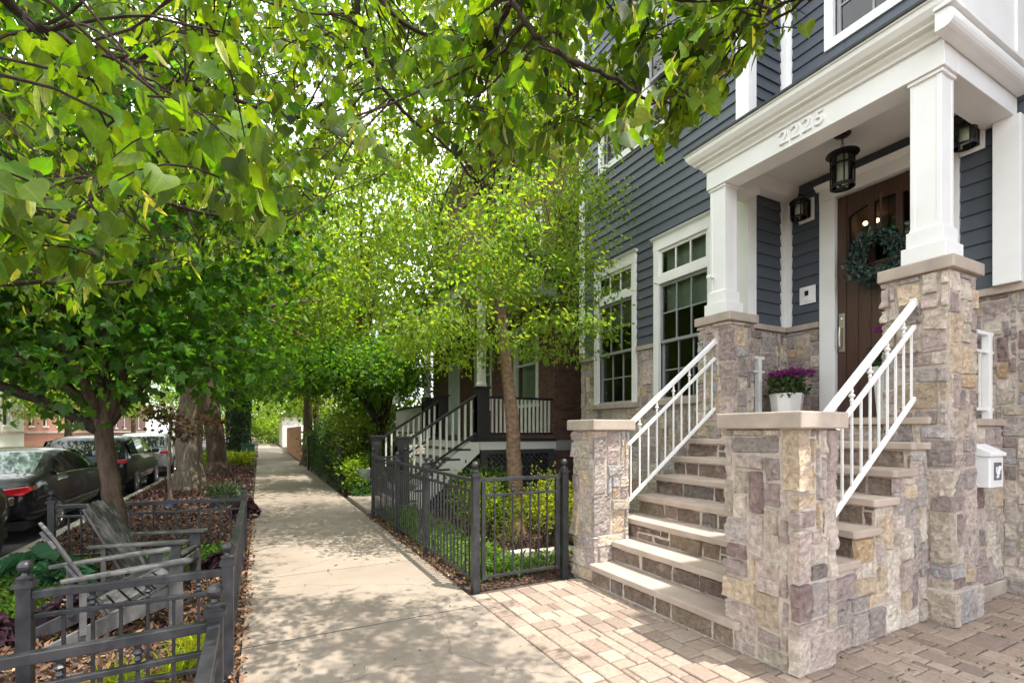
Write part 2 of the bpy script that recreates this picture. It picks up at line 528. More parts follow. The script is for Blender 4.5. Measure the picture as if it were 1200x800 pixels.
OVAL = tmpl([(0, 0, 0), (0.27, 0.35, 0.09), (0.22, 0.7, 0.06), (0, 1, -0.05), (-0.22, 0.7, 0.06), (-0.27, 0.35, 0.09)], [(0, 1, 2, 3), (0, 3, 4, 5)])
KITE = tmpl([(0, 0, 0), (0.3, 0.45, 0.08), (0, 1, -0.04), (-0.3, 0.45, 0.08)], [(0, 1, 2, 3)])
BLADE = tmpl([(0.06, 0, 0), (0.05, 0.5, 0.0), (0, 1, -0.22), (-0.05, 0.5, 0.0), (-0.06, 0, 0)], [(0, 1, 3, 4), (1, 2, 2, 3)])
BLADE = tmpl([(0.05, 0, 0), (0.045, 0.5, 0.03), (-0.045, 0.5, 0.03), (-0.05, 0, 0), (0.01, 1, -0.2), (-0.01, 1, -0.2)], [(0, 1, 2, 3), (1, 4, 5, 2)])

def leaf_mesh(name, mat, C, D, U, S, T, K, parent=None, org=None, kindof=None):
    """C centres, D directions base to tip, U rough normals, S sizes, T template, K colours"""
    C = np.asarray(C, np.float32); D = np.asarray(D, np.float32); U = np.asarray(U, np.float32)
    S = np.asarray(S, np.float32); K = np.asarray(K, np.float32)
    off = OFF.get(parent.name, (0, 0, 0)) if parent is not None else (org or (0, 0, 0))
    D = D / np.maximum(np.linalg.norm(D, axis=1, keepdims=True), 1e-6)
    X = np.cross(D, U); X /= np.maximum(np.linalg.norm(X, axis=1, keepdims=True), 1e-6)
    Z = np.cross(X, D)
    V, F = T
    k = len(V); n = len(C)
    rc = np.random.default_rng(n)
    cb = rc.normal(size=(n, 1, 1)).astype(np.float32) * 0.20 - 0.06; cc_ = rc.normal(size=(n, 1, 1)).astype(np.float32) * 0.30 + 0.05
    wx = (0.85 + 0.3 * rc.random((n, 1, 1))).astype(np.float32)
    VZ = V[None, :, 2:3] + cb * V[None, :, 1:2] ** 2 + cc_ * np.abs(V[None, :, 0:1])
    P = C[:, None, :] + S[:, None, None] * (V[None, :, 0:1] * wx * X[:, None] + V[None, :, 1:2] * D[:, None] + VZ * Z[:, None])
    P = (P.reshape(-1, 3) - np.array(off, np.float32)).astype(np.float32)
    FI = (F[None] + (np.arange(n, dtype=np.int32) * k)[:, None, None]).reshape(-1)
    me = bpy.data.meshes.new(name)
    me.vertices.add(n * k); me.vertices.foreach_set('co', P.ravel())
    q = F.shape[1]; nf = n * len(F)
    me.loops.add(nf * q); me.loops.foreach_set('vertex_index', FI)
    me.polygons.add(nf); me.polygons.foreach_set('loop_start', np.arange(nf, dtype=np.int32) * q)
    me.polygons.foreach_set('loop_total', np.full(nf, q, np.int32))
    me.update(calc_edges=True)
    ca = me.color_attributes.new('tint', 'FLOAT_COLOR', 'POINT')
    cc = np.ones((n * k, 4), np.float32); cc[:, :3] = np.repeat(K, k, axis=0)
    ca.data.foreach_set('color', cc.ravel())
    la = me.attributes.new('lf', 'FLOAT_VECTOR', 'POINT')
    la.data.foreach_set('vector', np.tile(V, (n, 1)).astype(np.float32).ravel())
    if len(F) > 5: me.polygons.foreach_set('use_smooth', np.ones(nf, bool))
    me.materials.append(mat)
    o = bpy.data.objects.new(name, me)
    col.objects.link(o)
    if parent is not None: o.parent = parent
    else: o.location = off
    OFF[o.name] = off
    return o
RG = np.random.default_rng(11)
def unit(n, up=0.0, rg=None):
    v = (rg or RG).normal(size=(n, 3)); v[:, 2] += up
    return v / np.linalg.norm(v, axis=1, keepdims=True)
def tints(n, c, var=0.25, hue=0.15, rg=None):
    rg = rg or RG
    k = np.array(c)[None] * (1 + var * rg.normal(size=(n, 1)))
    k[:, 0] *= 1 + hue * rg.normal(size=n)
    return np.clip(k, 0.004, 0.9)
def bush(name, label, cat, c, r, n, size, colr, T=OVAL, mat='leaf', group=None, up=0.8, lump=7, stem=True, kind=None):
    """a shrub: leaves gathered in lumps through its volume, on a few stems"""
    rg = np.random.default_rng(abs(hash((round(c[0], 2), round(c[1], 2), n))) % 2**31)
    root = thing(name, label, cat, (c[0], c[1], 0), group)
    L = unit(lump * 4, 0.4, rg) * (0.45 + 0.45 * rg.random((lump * 4, 1)))
    pick = rg.integers(0, len(L), n)
    P = L[pick] + rg.normal(size=(n, 3)) * 0.20
    P = P * np.array(r)[None] + np.array(c)[None]
    ok = P[:, 2] > 0.02
    P = P[ok]; n = len(P)
    out = (P - np.array(c)) / np.array(r)
    D = out + unit(n, 0.3, rg) * 0.8
    U = unit(n, up * 1.5, rg)
    tone = 1 + 0.25 * rg.normal(size=len(L))
    K = tints(n, colr, 0.15, 0.12, rg) * np.clip(tone[pick][ok], 0.6, 1.5)[:, None]
    leaf_mesh('foliage', M[mat], P, D, U, size * (0.7 + 0.6 * rg.random(n)), T, K, root)
    if stem:
        mb = MB()
        for i in range(7):
            e = L[rg.integers(0, len(L))] * np.array(r) * 0.8 + np.array(c)
            mb.tube([(c[0] + 0.06 * rg.normal(), c[1] + 0.06 * rg.normal(), 0), (np.array(c) * 0.5 + e * 0.5) * (1, 1, 0.9), e], [0.014, 0.010, 0.004], 5)
        mb.build('stem', M['twig'], root)
    return root

# ------------------------------------------------------------------ stonework
from mathutils import noise as mnoise
def srgb(r, g, b, k=1.0):
    f = lambda c: ((c / 255 + 0.055) / 1.055) ** 2.4 if c > 10 else c / 3294.6
    return tuple(f(c) * k for c in (r, g, b))
STONES = [(tuple(v * q for v, q in zip(c, (1.13, 1.08, 1.05))), w) for c, w in [(srgb(178, 170, 166), 5), (srgb(210, 200, 186), 5), (srgb(170, 154, 151), 3.6), (srgb(146, 124, 124), 1.0), (srgb(200, 180, 152), 3.6),
          (srgb(202, 172, 130), 0.45), (srgb(176, 176, 178), 2.0), (srgb(196, 180, 172), 4), (srgb(188, 178, 160), 4), (srgb(156, 146, 143), 2)]]
def pick(pal, rg):
    w = np.array([p[1] for p in pal]); i = rg.choice(len(pal), p=w / w.sum())
    c = np.array(pal[i][0]); c = c * 0.78 + c.mean() * 0.22 * np.array((1.06, 1.0, 0.93))
    return tuple(np.clip(c * (1 + 0.10 * rg.normal()), 0.01, 0.85))
def partition(nu, nv, sizes, rg, mask=None):
    occ = np.zeros((nv, nu), bool)
    if mask is not None:
        for j in range(nv):
            for i in range(nu):
                if not mask(i, j): occ[j, i] = True
    out = []
    w = np.array([s[2] for s in sizes], float); w /= w.sum()
    for j in range(nv):
        for i in range(nu):
            if occ[j, i]: continue
            done = False
            for q in rg.choice(len(sizes), 7, p=w):
                a, b = sizes[q][0], sizes[q][1]
                if i + a <= nu and j + b <= nv and not occ[j:j + b, i:i + a].any():
                    done = True; break
            if not done:
                a = 1
                while i + a < nu and a < 4 and not occ[j, i + a]: a += 1
                b = 1
                while j + b < nv and b < 3 and not occ[j + b, i:i + a].any(): b += 1
            occ[j:j + b, i:i + a] = True
            out.append((i, i + a, j, j + b))
    return out
ASHLAR = [(2, 2, 1), (3, 2, 2), (4, 2, 3), (5, 2, 3), (6, 2, 2), (7, 3, 2), (5, 4, 3), (6, 5, 2.2), (4, 4, 2), (3, 4, 2), (3, 6, 1.6), (2, 5, 1), (8, 3, 1.4), (7, 6, 1.2), (4, 7, 0.8), (3, 3, 2), (5, 3, 3)]
COURSE = [(3, 2, 2), (5, 2, 3), (7, 2, 3), (4, 4, 2), (6, 4, 3), (8, 4, 2), (3, 4, 1), (5, 1, 1), (8, 2, 1)]
def clad(mb, path, z0, z1, seed, cell=0.057, mask=None, sizes=ASHLAR, pal=STONES, dep=(0.006, 0.026), mi=0, side=1, fine=0.022):
    rg = np.random.default_rng(seed)
    pts = [np.array(p, float) for p in path]
    seg = [np.linalg.norm(b - a) for a, b in zip(pts, pts[1:])]
    cum = np.concatenate([[0], np.cumsum(seg)])
    dirs = [(b - a) / l for a, b, l in zip(pts, pts[1:], seg)]
    nrm = [np.array((d[1], -d[0])) * side for d in dirs]
    nu, nv = max(1, round(cum[-1] / cell)), max(1, round((z1 - z0) / cell))
    cu, cv = cum[-1] / nu, (z1 - z0) / nv
    def where(u):
        k = int(np.clip(np.searchsorted(cum, u, side='right') - 1, 0, len(seg) - 1))
        return k
    def pos(u, v, d):
        for q in range(1, len(cum) - 1):
            if abs(u - cum[q]) < 1e-4:
                p = pts[q] + nrm[q - 1] * d + nrm[q] * d
                return (p[0], p[1], z0 + v)
        k = where(u)
        p = pts[k] + dirs[k] * (u - cum[k]) + nrm[k] * d
        return (p[0], p[1], z0 + v)
    mk = None
    if mask is not None:
        def mk(i, j):
            p = pos((i + 0.5) * cu, 0, 0)
            return mask(p[0], p[1], z0 + (j + 0.5) * cv)
    for (i0, i1, j0, j1) in partition(nu, nv, sizes, rg, mk):
        g = 0.004 + 0.004 * rg.random()
        u0, u1, v0, v1 = i0 * cu + g, i1 * cu - g, j0 * cv + g, j1 * cv - g
        e = min(0.008, (u1 - u0) * 0.25, (v1 - v0) * 0.25)
        D = dep[0] + (dep[1] - dep[0]) * rg.random()
        tilt = rg.normal(size=2) * 0.06
        tint = pick(pal, rg)
        def lines(a, b):
            n = max(1, round((b - a - 2 * e) / fine))
            return [a] + list(np.linspace(a + e, b - e, n + 1)) + [b]
        U, Vv = lines(u0, u1), lines(v0, v1)
        for c in cum[1:-1]:
            if u0 + 0.012 < c < u1 - 0.012:
                q = min(range(1, len(U) - 1), key=lambda t: abs(U[t] - c)); U[q] = c
        U = sorted(U)
        sx, sy = rg.random(2) * 50
        co = rg.normal(size=(4, 2)) * 0.0065
        base = len(mb.v)
        for a, u in enumerate(U):
            for bb, v in enumerate(Vv):
                edge = a in (0, len(U) - 1) or bb in (0, len(Vv) - 1)
                n1 = mnoise.noise((u * 22 + sx, v * 22 + sy, 0.3))
                n2 = mnoise.noise((u * 60 + sx, v * 60 + sy, 4.3))
                if edge and not any(abs(u - c) < 1e-4 for c in cum[1:-1]) or edge and bb in (0, len(Vv) - 1):
                    d = -0.006
                    uu = u + 0.007 * n1 * (1 if a in (0, len(U) - 1) else 0); vv = v + 0.007 * n1 * (1 if bb in (0, len(Vv) - 1) else 0)
                    if any(abs(u - c) < 1e-4 for c in cum[1:-1]): uu = u
                else:
                    d = D + n1 * 0.009 + n2 * 0.008 + 0.005 * mnoise.noise((u * 130 + sx, v * 130 + sy, 9.1)) + tilt[0] * (u - (u0 + u1) / 2) + tilt[1] * (v - (v0 + v1) / 2)
                    d = max(0.001, d); uu, vv = u, v
                fu, fv = (u - u0) / (u1 - u0), (v - v0) / (v1 - v0)
                wq = ((1 - fu) * (1 - fv), fu * (1 - fv), fu * fv, (1 - fu) * fv)
                if not any(abs(u - c) < 1e-4 for c in cum[1:-1]) and z0 + v0 > 0.01: uu += sum(w_ * c_ for w_, c_ in zip(wq, co[:, 0]))
                if 0.003 < v0 - g + 0.0001 and v1 + g < z1 - z0 - 0.003: vv += sum(w_ * c_ for w_, c_ in zip(wq, co[:, 1]))
                if 1 < len(cum) - 1: uu = min(max(uu, 0.0), cum[-1])
                mb.v.append(pos(uu, vv, d))
        nV = len(Vv)
        for a in range(len(U) - 1):
            for bb in range(nV - 1):
                q = base + a * nV + bb
                f = (q, q + nV, q + nV + 1, q + 1)
                mb.f.append(f if side > 0 else f[::-1]); mb.m.append(mi); mb.c.append(tint)
SM = [None]
def stone_pier(label, x0, x1, y0, y1, ztop, seed, over=0.04, capt=0.105, base=False):
    root = thing('stone_pier', label, 'stone pier', ((x0 + x1) / 2, (y0 + y1) / 2, 0), 'stone piers of the front steps')
    mb = MB()
    zb = ztop - capt
    x0, x1, y0, y1 = x0 + 0.012, x1 - 0.012, y0 + 0.012, y1 - 0.012
    mb.box(x0, x1, y0, y1, -0.05, zb, 1)
    clad(mb, [(x1, y0), (x1, y1), (x0, y1), (x0, y0), (x1, y0)], 0.0, zb, seed, side=1)
    mb.build('stonework', [M['stone'], M['mortar']], root, fix=False)
    if base:
        mb = MB(); clad(mb, [(x1 + 0.02, y0 - 0.04), (x1 + 0.02, y1 + 0.04), (x0 - 0.05, y1 + 0.04), (x0 - 0.05, y0 - 0.04), (x1 + 0.02, y0 - 0.04)], 0, 0.26, seed + 5, cell=0.065, sizes=[(4, 4, 2), (5, 4, 3), (3, 4, 1)], side=1)
        mb.box(x0 - 0.05, x1 + 0.02, y0 - 0.04, y1 + 0.04, -0.04, 0.262, 1)
        mb.build('plinth', [M['stone'], M['mortar']], root, fix=False)
    mb = MB(); mb.box(x0 - over - .012, x1 + over + .012, y0 - over - .012, y1 + over + .012, zb, ztop)
    mb.build('cap', M['limestone'], root, bevel=0.009)
    return root

# ------------------------------------------------------------------ pavement, patio, street
def setting(o, kind='structure'):
    o['kind'] = kind
    return o
mb = MB(); mb.box(-400, 400, -300, 700, -0.6, -0.45)
setting(mb.build('ground', M['soil']))
mb = MB(); mb.box(-10.4, -2.78, -60, 320, -0.40, -0.26)
setting(mb.build('road', M['asphalt']))
mb = MB()
y = -8.0
while y < 200:
    mb.box(-2.78, -2.62, y, y + 2.98, -0.40, -0.03); mb.box(-10.56, -10.4, y, y + 2.98, -0.40, -0.03); y += 3.0
mb.box(-3.12, -2.78, -8, 200, -0.258, -0.245)
setting(mb.build('kerb', M['kerb'], bevel=0.02))
mb = MB(); mb.box(-2.62, -0.12, -8, 200, -0.42, -0.035)
setting(mb.build('parkway_bed', M['soil']))
mb = MB(); mb.box(-40, -10.56, -60, 320, -0.42, -0.05)
setting(mb.build('far_verge', M['concrete']))
mb = MB(); mb.box(1.74, 40, -30, 200, -0.42, -0.03)
setting(mb.build('garden_soil', M['soil']))
mb = MB()
js = [3.84 + 1.72 * k for k in range(-4, 75)]
for a, b2 in zip(js, js[1:]):
    mb.box(-0.11, 1.705, a + 0.008, b2 - 0.008, -0.10, 0.0, 0, tuple(v * (0.93 + 0.14 * random.Random(round(a * 10)).random()) for v in (1, 0.995, 0.985)))
mb.box(-0.11, 1.705, js[0], js[-1], -0.2, -0.004, 1)
setting(mb.build('sidewalk', [M['concrete'], M['dirt']], bevel=0.006))

rg = np.random.default_rng(5)
PAV = [(srgb(156, 135, 119), 5), (srgb(161, 141, 125), 4), (srgb(149, 128, 113), 3), (srgb(144, 124, 112), 1.5), (srgb(166, 146, 130), 1.5)]
mb = MB()
mb.box(1.712, 9.0, -4.0, 4.14, -0.2, -0.012, 1)
def paver(x0, x1, y0, y1, tint, h=0.0):
    g, e = 0.0048, 0.009
    j = rg.normal(size=8) * 0.0012
    a = [(x0 + g + j[0], y0 + g + j[1]), (x1 - g + j[2], y0 + g + j[3]), (x1 - g + j[4], y1 - g + j[5]), (x0 + g + j[6], y1 - g + j[7])]
    cx, cy = (x0 + x1) / 2, (y0 + y1) / 2
    t1 = rg.normal(size=2) * 0.004
    def pt(p, k, z):
        sx = 1 if p[0] < cx else -1; sy = 1 if p[1] < cy else -1
        return (p[0] + sx * k, p[1] + sy * k, z + t1[0] * (p[0] - cx) + t1[1] * (p[1] - cy) + h)
    vs = [pt(p, 0, -0.03) for p in a] + [pt(p, 0, -0.009) for p in a] + [pt(p, e * 0.45, -0.003) for p in a] + [pt(p, e, 0.0) for p in a]
    fs = [(12, 13, 14, 15)]
    for l in range(3):
        for k in range(4):
            k2 = (k + 1) % 4
            fs.append((l * 4 + k, l * 4 + k2, l * 4 + 4 + k2, l * 4 + 4 + k))
    mb.add(vs, fs, 0, tint)
y = -3.5
while y < 4.10:
    l = 0.112 + 0.01 * rg.random()
    paver(1.715, 1.868, y, min(y + l, 4.12), pick(PAV, rg), 0.002 * rg.normal()); y += l
cell = 0.050
nx, ny = int((7.4 - 1.868) / cell), int((4.12 + 3.5) / cell)
hidden = lambda x, yy: (x > 6.15) or (x > 4.8 and yy > 1.95) or (x > 3.4 and yy > 1.95 and yy < 4.0) or (2.95 < x < 3.3 and 1.85 < yy < 2.3) or (x > 2.95 and yy > 3.9)
for (i0, i1, j0, j1) in partition(nx, ny, [(3, 3, 5), (3, 4, 3), (4, 4, 2.5), (4, 3, 2), (3, 2, 0.7)], rg,
                                  lambda i, j: not hidden(1.868 + (i + .5) * cell, -3.5 + (j + .5) * cell)):
    paver(1.868 + i0 * cell, 1.868 + i1 * cell, -3.5 + j0 * cell, -3.5 + j1 * cell, pick(PAV, rg), 0.0016 * rg.normal())
setting(mb.build('patio', [M['paver'], M['joint']], fix=False))

# ------------------------------------------------------------------ the entry steps
RISE, GO, X1 = 0.2015, 0.265, 2.86
stairs = thing('entry_staircase', 'limestone front steps climbing between rough stone piers to the entry porch', 'staircase', (3.8, 3.0, 0))
def tread(x0, x1, y0, y1, z, chamfer=True):
    mb = MB()
    c = 0.02
    poly = [(x0 + c, y0), (x1, y0), (x1, y1), (x0 + c, y1), (x0, y1 - c), (x0, y0 + c)]
    mb.prism(poly, 'z', z - 0.055, z)
    return mb.build('tread', M['tread'], stairs, bevel=0.007)
tread(X1, X1 + GO + 0.06, 2.20, 3.868, RISE)
tread(X1 + GO, X1 + 2 * GO + 0.06, 2.335, 3.855, 2 * RISE)
for k in range(3, 8):
    tread(X1 + (k - 1) * GO, X1 + k * GO + 0.06, 1.868, 4.11, k * RISE)
tread(X1 + 7 * GO, 4.98, 1.868, 4.11, 8 * RISE)
mb = MB()
def stepz(x):
    k = math.floor((x - X1 - 0.03) / GO) + 1
    return max(0, min(8, k)) * RISE - 0.055
for k in range(1, 8):
    xa, xb = X1 + (k - 1) * GO + 0.035, X1 + k * GO + 0.035
    y0, y1 = ((2.25, 3.86) if k == 1 else (2.335, 3.858) if k == 2 else (1.90, 4.08))
    if k == 7: xb = 4.729
    mb.box(xa, xb, y0, y1, -0.05, k * RISE - 0.0555, 1)
    clad(mb, [(xa, y1), (xa, y0)], (k - 1) * RISE, k * RISE - 0.057, 300 + k, cell=0.036, sizes=[(5, 4, 2), (8, 4, 3), (11, 4, 3), (6, 2, 1), (9, 2, 1)], dep=(0.002, 0.010), side=1,
         pal=[(srgb(142, 122, 106), 4), (srgb(130, 108, 96), 3), (srgb(152, 132, 108), 3), (srgb(114, 90, 80), 1.2), (srgb(136, 126, 118), 2)])
mb.box(4.77, 4.99, 2.22, 3.725, -0.05, 1.55, 1)
clad(mb, [(4.77, 3.725), (4.77, 2.22)], 7 * RISE, 1.553, 308, cell=0.036, sizes=COURSE, dep=(0.002, 0.010))
clad(mb, [(3.335, 1.90), (4.70, 1.90)], 0.0, 1.55, 41, mask=lambda x, y, z: z < stepz(x) - 0.015, side=1)
mb.build('stone_wall', [M['stone'], M['mortar']], stairs, fix=False)

stone_pier('low rough stone pier at the near corner of the front steps', 2.90, 3.32, 1.80, 2.33, 1.622, 8)
stone_pier('low rough stone pier at the far side of the steps, beside the iron gate', 2.93, 3.38, 3.86, 4.25, 1.615, 22)
stone_pier('tall rough stone pier under the near porch column, beside the mailbox', 4.73, 5.21, 1.752, 2.21, 2.862, 33, over=0.032, capt=0.10, base=True)
stone_pier('tall rough stone pier under the far porch column, in front of the tall window', 4.73, 5.17, 3.735, 4.18, 2.862, 57, over=0.032, capt=0.10)

def railing(label, yy, seed):
    root = thing('stair_railing', label, 'railing', (3.4, yy, 0.8), 'white railings of the front steps')
    xa, xb = 3.385, 4.73
    sl = RISE / GO
    def pt(x, o): return (x, yy, 1.617 + sl * (x - 3.48) + o)
    for nm, o, w, h in (('handrail', -0.02, 0.042, 0.045), ('middle_rail', -0.215, 0.028, 0.032), ('bottom_rail', -0.80, 0.028, 0.034)):
        mb = MB(); mb.bar(pt(xa, o), pt(xb, o), w, h)
        if nm == 'handrail': mb.bar(pt(xb - 0.012, o), pt(xb + 0.002, o), 0.05, 0.07)
        mb.build(nm, M['white'], root, bevel=0.004)
    n = 11
    for k in range(n):
        x = xa + 0.07 + (xb - xa - 0.12) * k / (n - 1)
        mb = MB()
        long = k % 2 == 1
        a, b2 = pt(x, -0.80)[2], pt(x, -0.03 if long else -0.215)[2]
        mb.box(x - 0.007, x + 0.007, yy - 0.007, yy + 0.007, a, b2)
        if long:
            zc = pt(x, -0.12)[2]
            mb.lathe(x, yy, [(0.007, zc - 0.045), (0.015, zc - 0.035), (0.009, zc - 0.02), (0.024, zc), (0.009, zc + 0.02), (0.015, zc + 0.035), (0.007, zc + 0.045)], 10)
        mb.build('baluster', M['white'], root)
railing('white metal stair railing between the near stone pier and the column by the mailbox', 1.985, 1)
railing('white metal stair railing on the far side of the front steps, nearer the gate', 3.935, 2)

def porch_rail(label, x0, x1, y0, posts, z0=1.612):
    root = thing('porch_railing', label, 'railing', ((x0 + x1) / 2, y0, z0), 'short white railings of the porch')
    for nm, z, h in (('top_rail', z0 + 0.79, 0.035), ('middle_rail', z0 + 0.62, 0.025), ('bottom_rail', z0 + 0.09, 0.025)):
        mb = MB(); mb.box(x0, x1, y0 - 0.017, y0 + 0.017, z - h / 2, z + h / 2); mb.build(nm, M['white'], root, bevel=0.003)
    for px in posts:
        mb = MB(); mb.box(px - 0.03, px + 0.03, y0 - 0.03, y0 + 0.03, z0, z0 + 0.772); mb.build('post', M['white'], root, bevel=0.004)
    n = int((x1 - x0) / 0.11)
    for k in range(1, n):
        x = x0 + (x1 - x0) * k / n
        if min(abs(x - p) for p in posts) < 0.06: continue
        mb = MB(); mb.box(x - 0.008, x + 0.008, y0 - 0.008, y0 + 0.008, z0 + 0.09, z0 + 0.62); mb.build('baluster', M['white'], root)
porch_rail('short white porch railing above the wall mailbox, behind the near stone pier', 5.22, 6.10, 1.955, [6.0])
porch_rail('short white porch railing behind the far column pier, beside the flower pot', 5.18, 5.56, 3.90, [5.46])

# ------------------------------------------------------------------ the slate blue house
XF, XD, YR, YFAR, ZCAP = 5.4, 6.15, 4.0, 7.52, 2.85
house = thing('house', 'slate blue lap sided house with white trim, stone base and columned entry porch', 'house', (8, 3, 0))
def rects_minus(a0, a1, b0, b1, holes):
    """split [a0,a1] x [b0,b1] into rectangles clear of the holes"""
    bs = sorted({b0, b1, *[h[2] for h in holes if b0 < h[2] < b1], *[h[3] for h in holes if b0 < h[3] < b1]})
    for lo, hi in zip(bs, bs[1:]):
        cut = sorted([(h[0], h[1]) for h in holes if h[2] < hi - 1e-6 and h[3] > lo + 1e-6])
        a = a0
        for h0, h1 in cut:
            if h0 > a + 1e-6: yield (a, min(h0, a1), lo, hi)
            a = max(a, h1)
        if a < a1 - 1e-6: yield (a, a1, lo, hi)
EXPO = 0.150
def siding(mb, axis, c, a0, a1, z0, z1, holes=()):
    z = z0
    while z < z1 - 1e-6:
        ze = min(z + EXPO, z1)
        pieces = []
        for (p0, p1, q0, q1) in rects_minus(a0, a1, z, ze, holes):
            r_ = random.Random(round(z * 1000) + round(p0 * 77) + round(c * 13)); s_ = p0; e_ = p0 + 0.6 + 3.0 * r_.random()
            while e_ < p1 - 0.4: pieces.append((s_, e_ - 0.003, q0, q1, 0.93 + 0.14 * r_.random())); s_ = e_; e_ += 3.6
            pieces.append((s_, p1, q0, q1, 0.93 + 0.14 * r_.random()))
        for (p0, p1, q0, q1, tn) in pieces:
            o0 = 0.020 * (1 - (q0 - z) / EXPO) + 0.003; o1 = 0.020 * (1 - (q1 - z) / EXPO) + 0.003
            if axis == 'x':
                mb.add([(c - o0, p0, q0), (c - o0, p1, q0), (c - o1, p1, q1), (c - o1, p0, q1), (c, p0, q0), (c, p1, q0)], [(0, 3, 2, 1), (0, 1, 5, 4)], 0, (tn, tn, tn))
            else:
                mb.add([(p0, c - o0, q0), (p1, c - o0, q0), (p1, c - o1, q1), (p0, c - o1, q1), (p0, c, q0), (p1, c, q0)], [(0, 1, 2, 3), (0, 4, 5, 1)], 0, (tn, tn, tn))
        z = ze
WIN = [dict(y0=5.99, y1=7.09, z0=1.97, z1=4.42), dict(y0=4.49, y1=5.60, z0=1.97, z1=4.44)]
UP = dict(y0=4.62, y1=6.97, z0=6.05, z1=7.95)
UP2 = dict(y0=2.15, y1=3.49, z0=6.12, z1=7.95)
hole = lambda w: (w['y0'] + 0.03, w['y1'] - 0.03, w['z0'] + 0.03, w['z1'] - 0.03)
DOORH = (2.22, 3.52, 1.4, 4.46)
ZT = 9.4
mb = MB()
siding(mb, 'x', XF, YR, YFAR, ZCAP, ZT, [hole(WIN[0]), hole(WIN[1]), hole(UP)])
siding(mb, 'y', YR, XF, XD, ZCAP, ZT)
siding(mb, 'x', XD, -3.0, YR, ZCAP, ZT, [DOORH, hole(UP2)])
mb.build('siding', M['siding'], house, fix=False)
mb = MB()
for (p0, p1, q0, q1) in rects_minus(YR, YFAR, -0.05, ZT, [hole(WIN[0]), hole(WIN[1]), hole(UP)]): mb.box(XF + 0.001, XF + 0.16, p0, p1, q0, q1)
for (p0, p1, q0, q1) in rects_minus(-3.0, YR, -0.05, ZT, [DOORH, hole(UP2)]): mb.box(XD + 0.001, XD + 0.16, p0, p1, q0, q1)
mb.box(XF + 0.16, XD + 0.16, YR + 0.001, YR + 0.12, -0.05, ZT)
mb.box(XF + 0.16, 15, YFAR - 0.15, YFAR, -0.05, ZT)
mb.box(XD + 0.16, 15, -3.0, -2.85, -0.05, ZT)
mb.box(14.85, 15, -2.85, YFAR - 0.15, -0.05, ZT)
mb.build('wall', M['siding'], house)
mb = MB()
for ex, ya, yb in ((XF - 0.55, 3.6, YFAR + 0.3), (XD - 0.30, 0.1, 3.599), (4.9, -3.3, 0.099)): mb.box(ex, 15.3, ya, yb, ZT, ZT + 0.25)  # unseen eave line, stepped to sun the steps and shade the near pier
mb.build('shading_eaves', M['white'], house)
mb = MB(); mb.prism([(XD - 0.32, ZT + 0.251), (15.4, ZT + 0.251), (10.3, ZT + 2.8)], 'y', -3.4, YFAR + 0.4); mb.build('roof', M['roofing'], house)  # front edge out of view, set back to keep the steps sunlit

mb = MB()
wm = lambda x, y, z: all(not (w['y0'] - 0.02 < y < w['y1'] + 0.02 and z > w['z0'] - 0.09) for w in WIN)
clad(mb, [(XF, YFAR), (XF, YR), (XD, YR)], 0.0, 2.78, 77, mask=wm, side=1)
clad(mb, [(XD, YR - 0.03), (XD, 3.55)], 1.61, 2.78, 78, side=1)
clad(mb, [(XD, 2.19), (XD, -2.9)], 0.0, 2.78, 79, side=1, cell=0.05, mask=lambda x, y, z: y < 1.89 or z > 1.6)
clad(mb, [(5.2, 1.90), (XD - 0.03, 1.90)], 0.13, 1.53, 80, side=1)
mb.box(5.0, XD - 0.003, 1.90, YR - 0.001, -0.05, 1.545, 1)
for (p0, p1_, q0, q1) in rects_minus(YR - 0.0008, YFAR, -0.05, 2.779, [hole(WIN[0]), hole(WIN[1])]): mb.box(XF - 0.0012, XF + 0.0008, p0, p1_, q0, q1, 1)
mb.box(XF + 0.0009, XD - 0.002, YR - 0.0012, YR + 0.0008, -0.05, 2.779, 1)
for a, b2 in ((3.545, YR - 0.0015), (-2.9, 2.195)): mb.box(XD - 0.0015, XD + 0.0008, a, b2, -0.05, 2.779, 1)
mb.build('stone_base', [M['stone'], M['mortar']], house, fix=False)
mb = MB(); mb.box(5.15, XD - 0.01, 1.862, 1.899, 0, 0.13); mb.build('footing', M['limestone'], house, bevel=0.01)
LEDGE = [(XF - 0.05, XF, a, b2, 2.78, ZCAP) for a, b2 in ((YR - 0.05, WIN[1]['y0'] - 0.01), (WIN[1]['y1'] + 0.01, WIN[0]['y0'] - 0.01), (WIN[0]['y1'] + 0.01, YFAR))]
LEDGE += [(XF, XD - 0.05, YR - 0.05, YR, 2.781, ZCAP - 0.001), (XD - 0.05, XD, 3.55, YR - 0.05, 2.78, ZCAP)]
LEDGE += [(XD - 0.05, XD, a, b2, 2.78, ZCAP) for a, b2 in ((0.92, 2.19), (-0.3, 0.915), (-1.5, -0.305))]
for bx_ in LEDGE:
    mb = MB(); mb.box(*bx_); mb.build('stone_ledge', M['limestone'], house, bevel=0.006)
mb = MB(); mb.box(4.98, XD - 0.002, 1.868, YR - 0.04, 1.548, 1.610); mb.build('landing', M['tread'], house, bevel=0.008)
mb = MB(); mb.box(XD - 0.16, XD + 0.05, 2.24, 3.50, 1.611, 1.655); mb.build('doorstep', M['tread'], house, bevel=0.008)

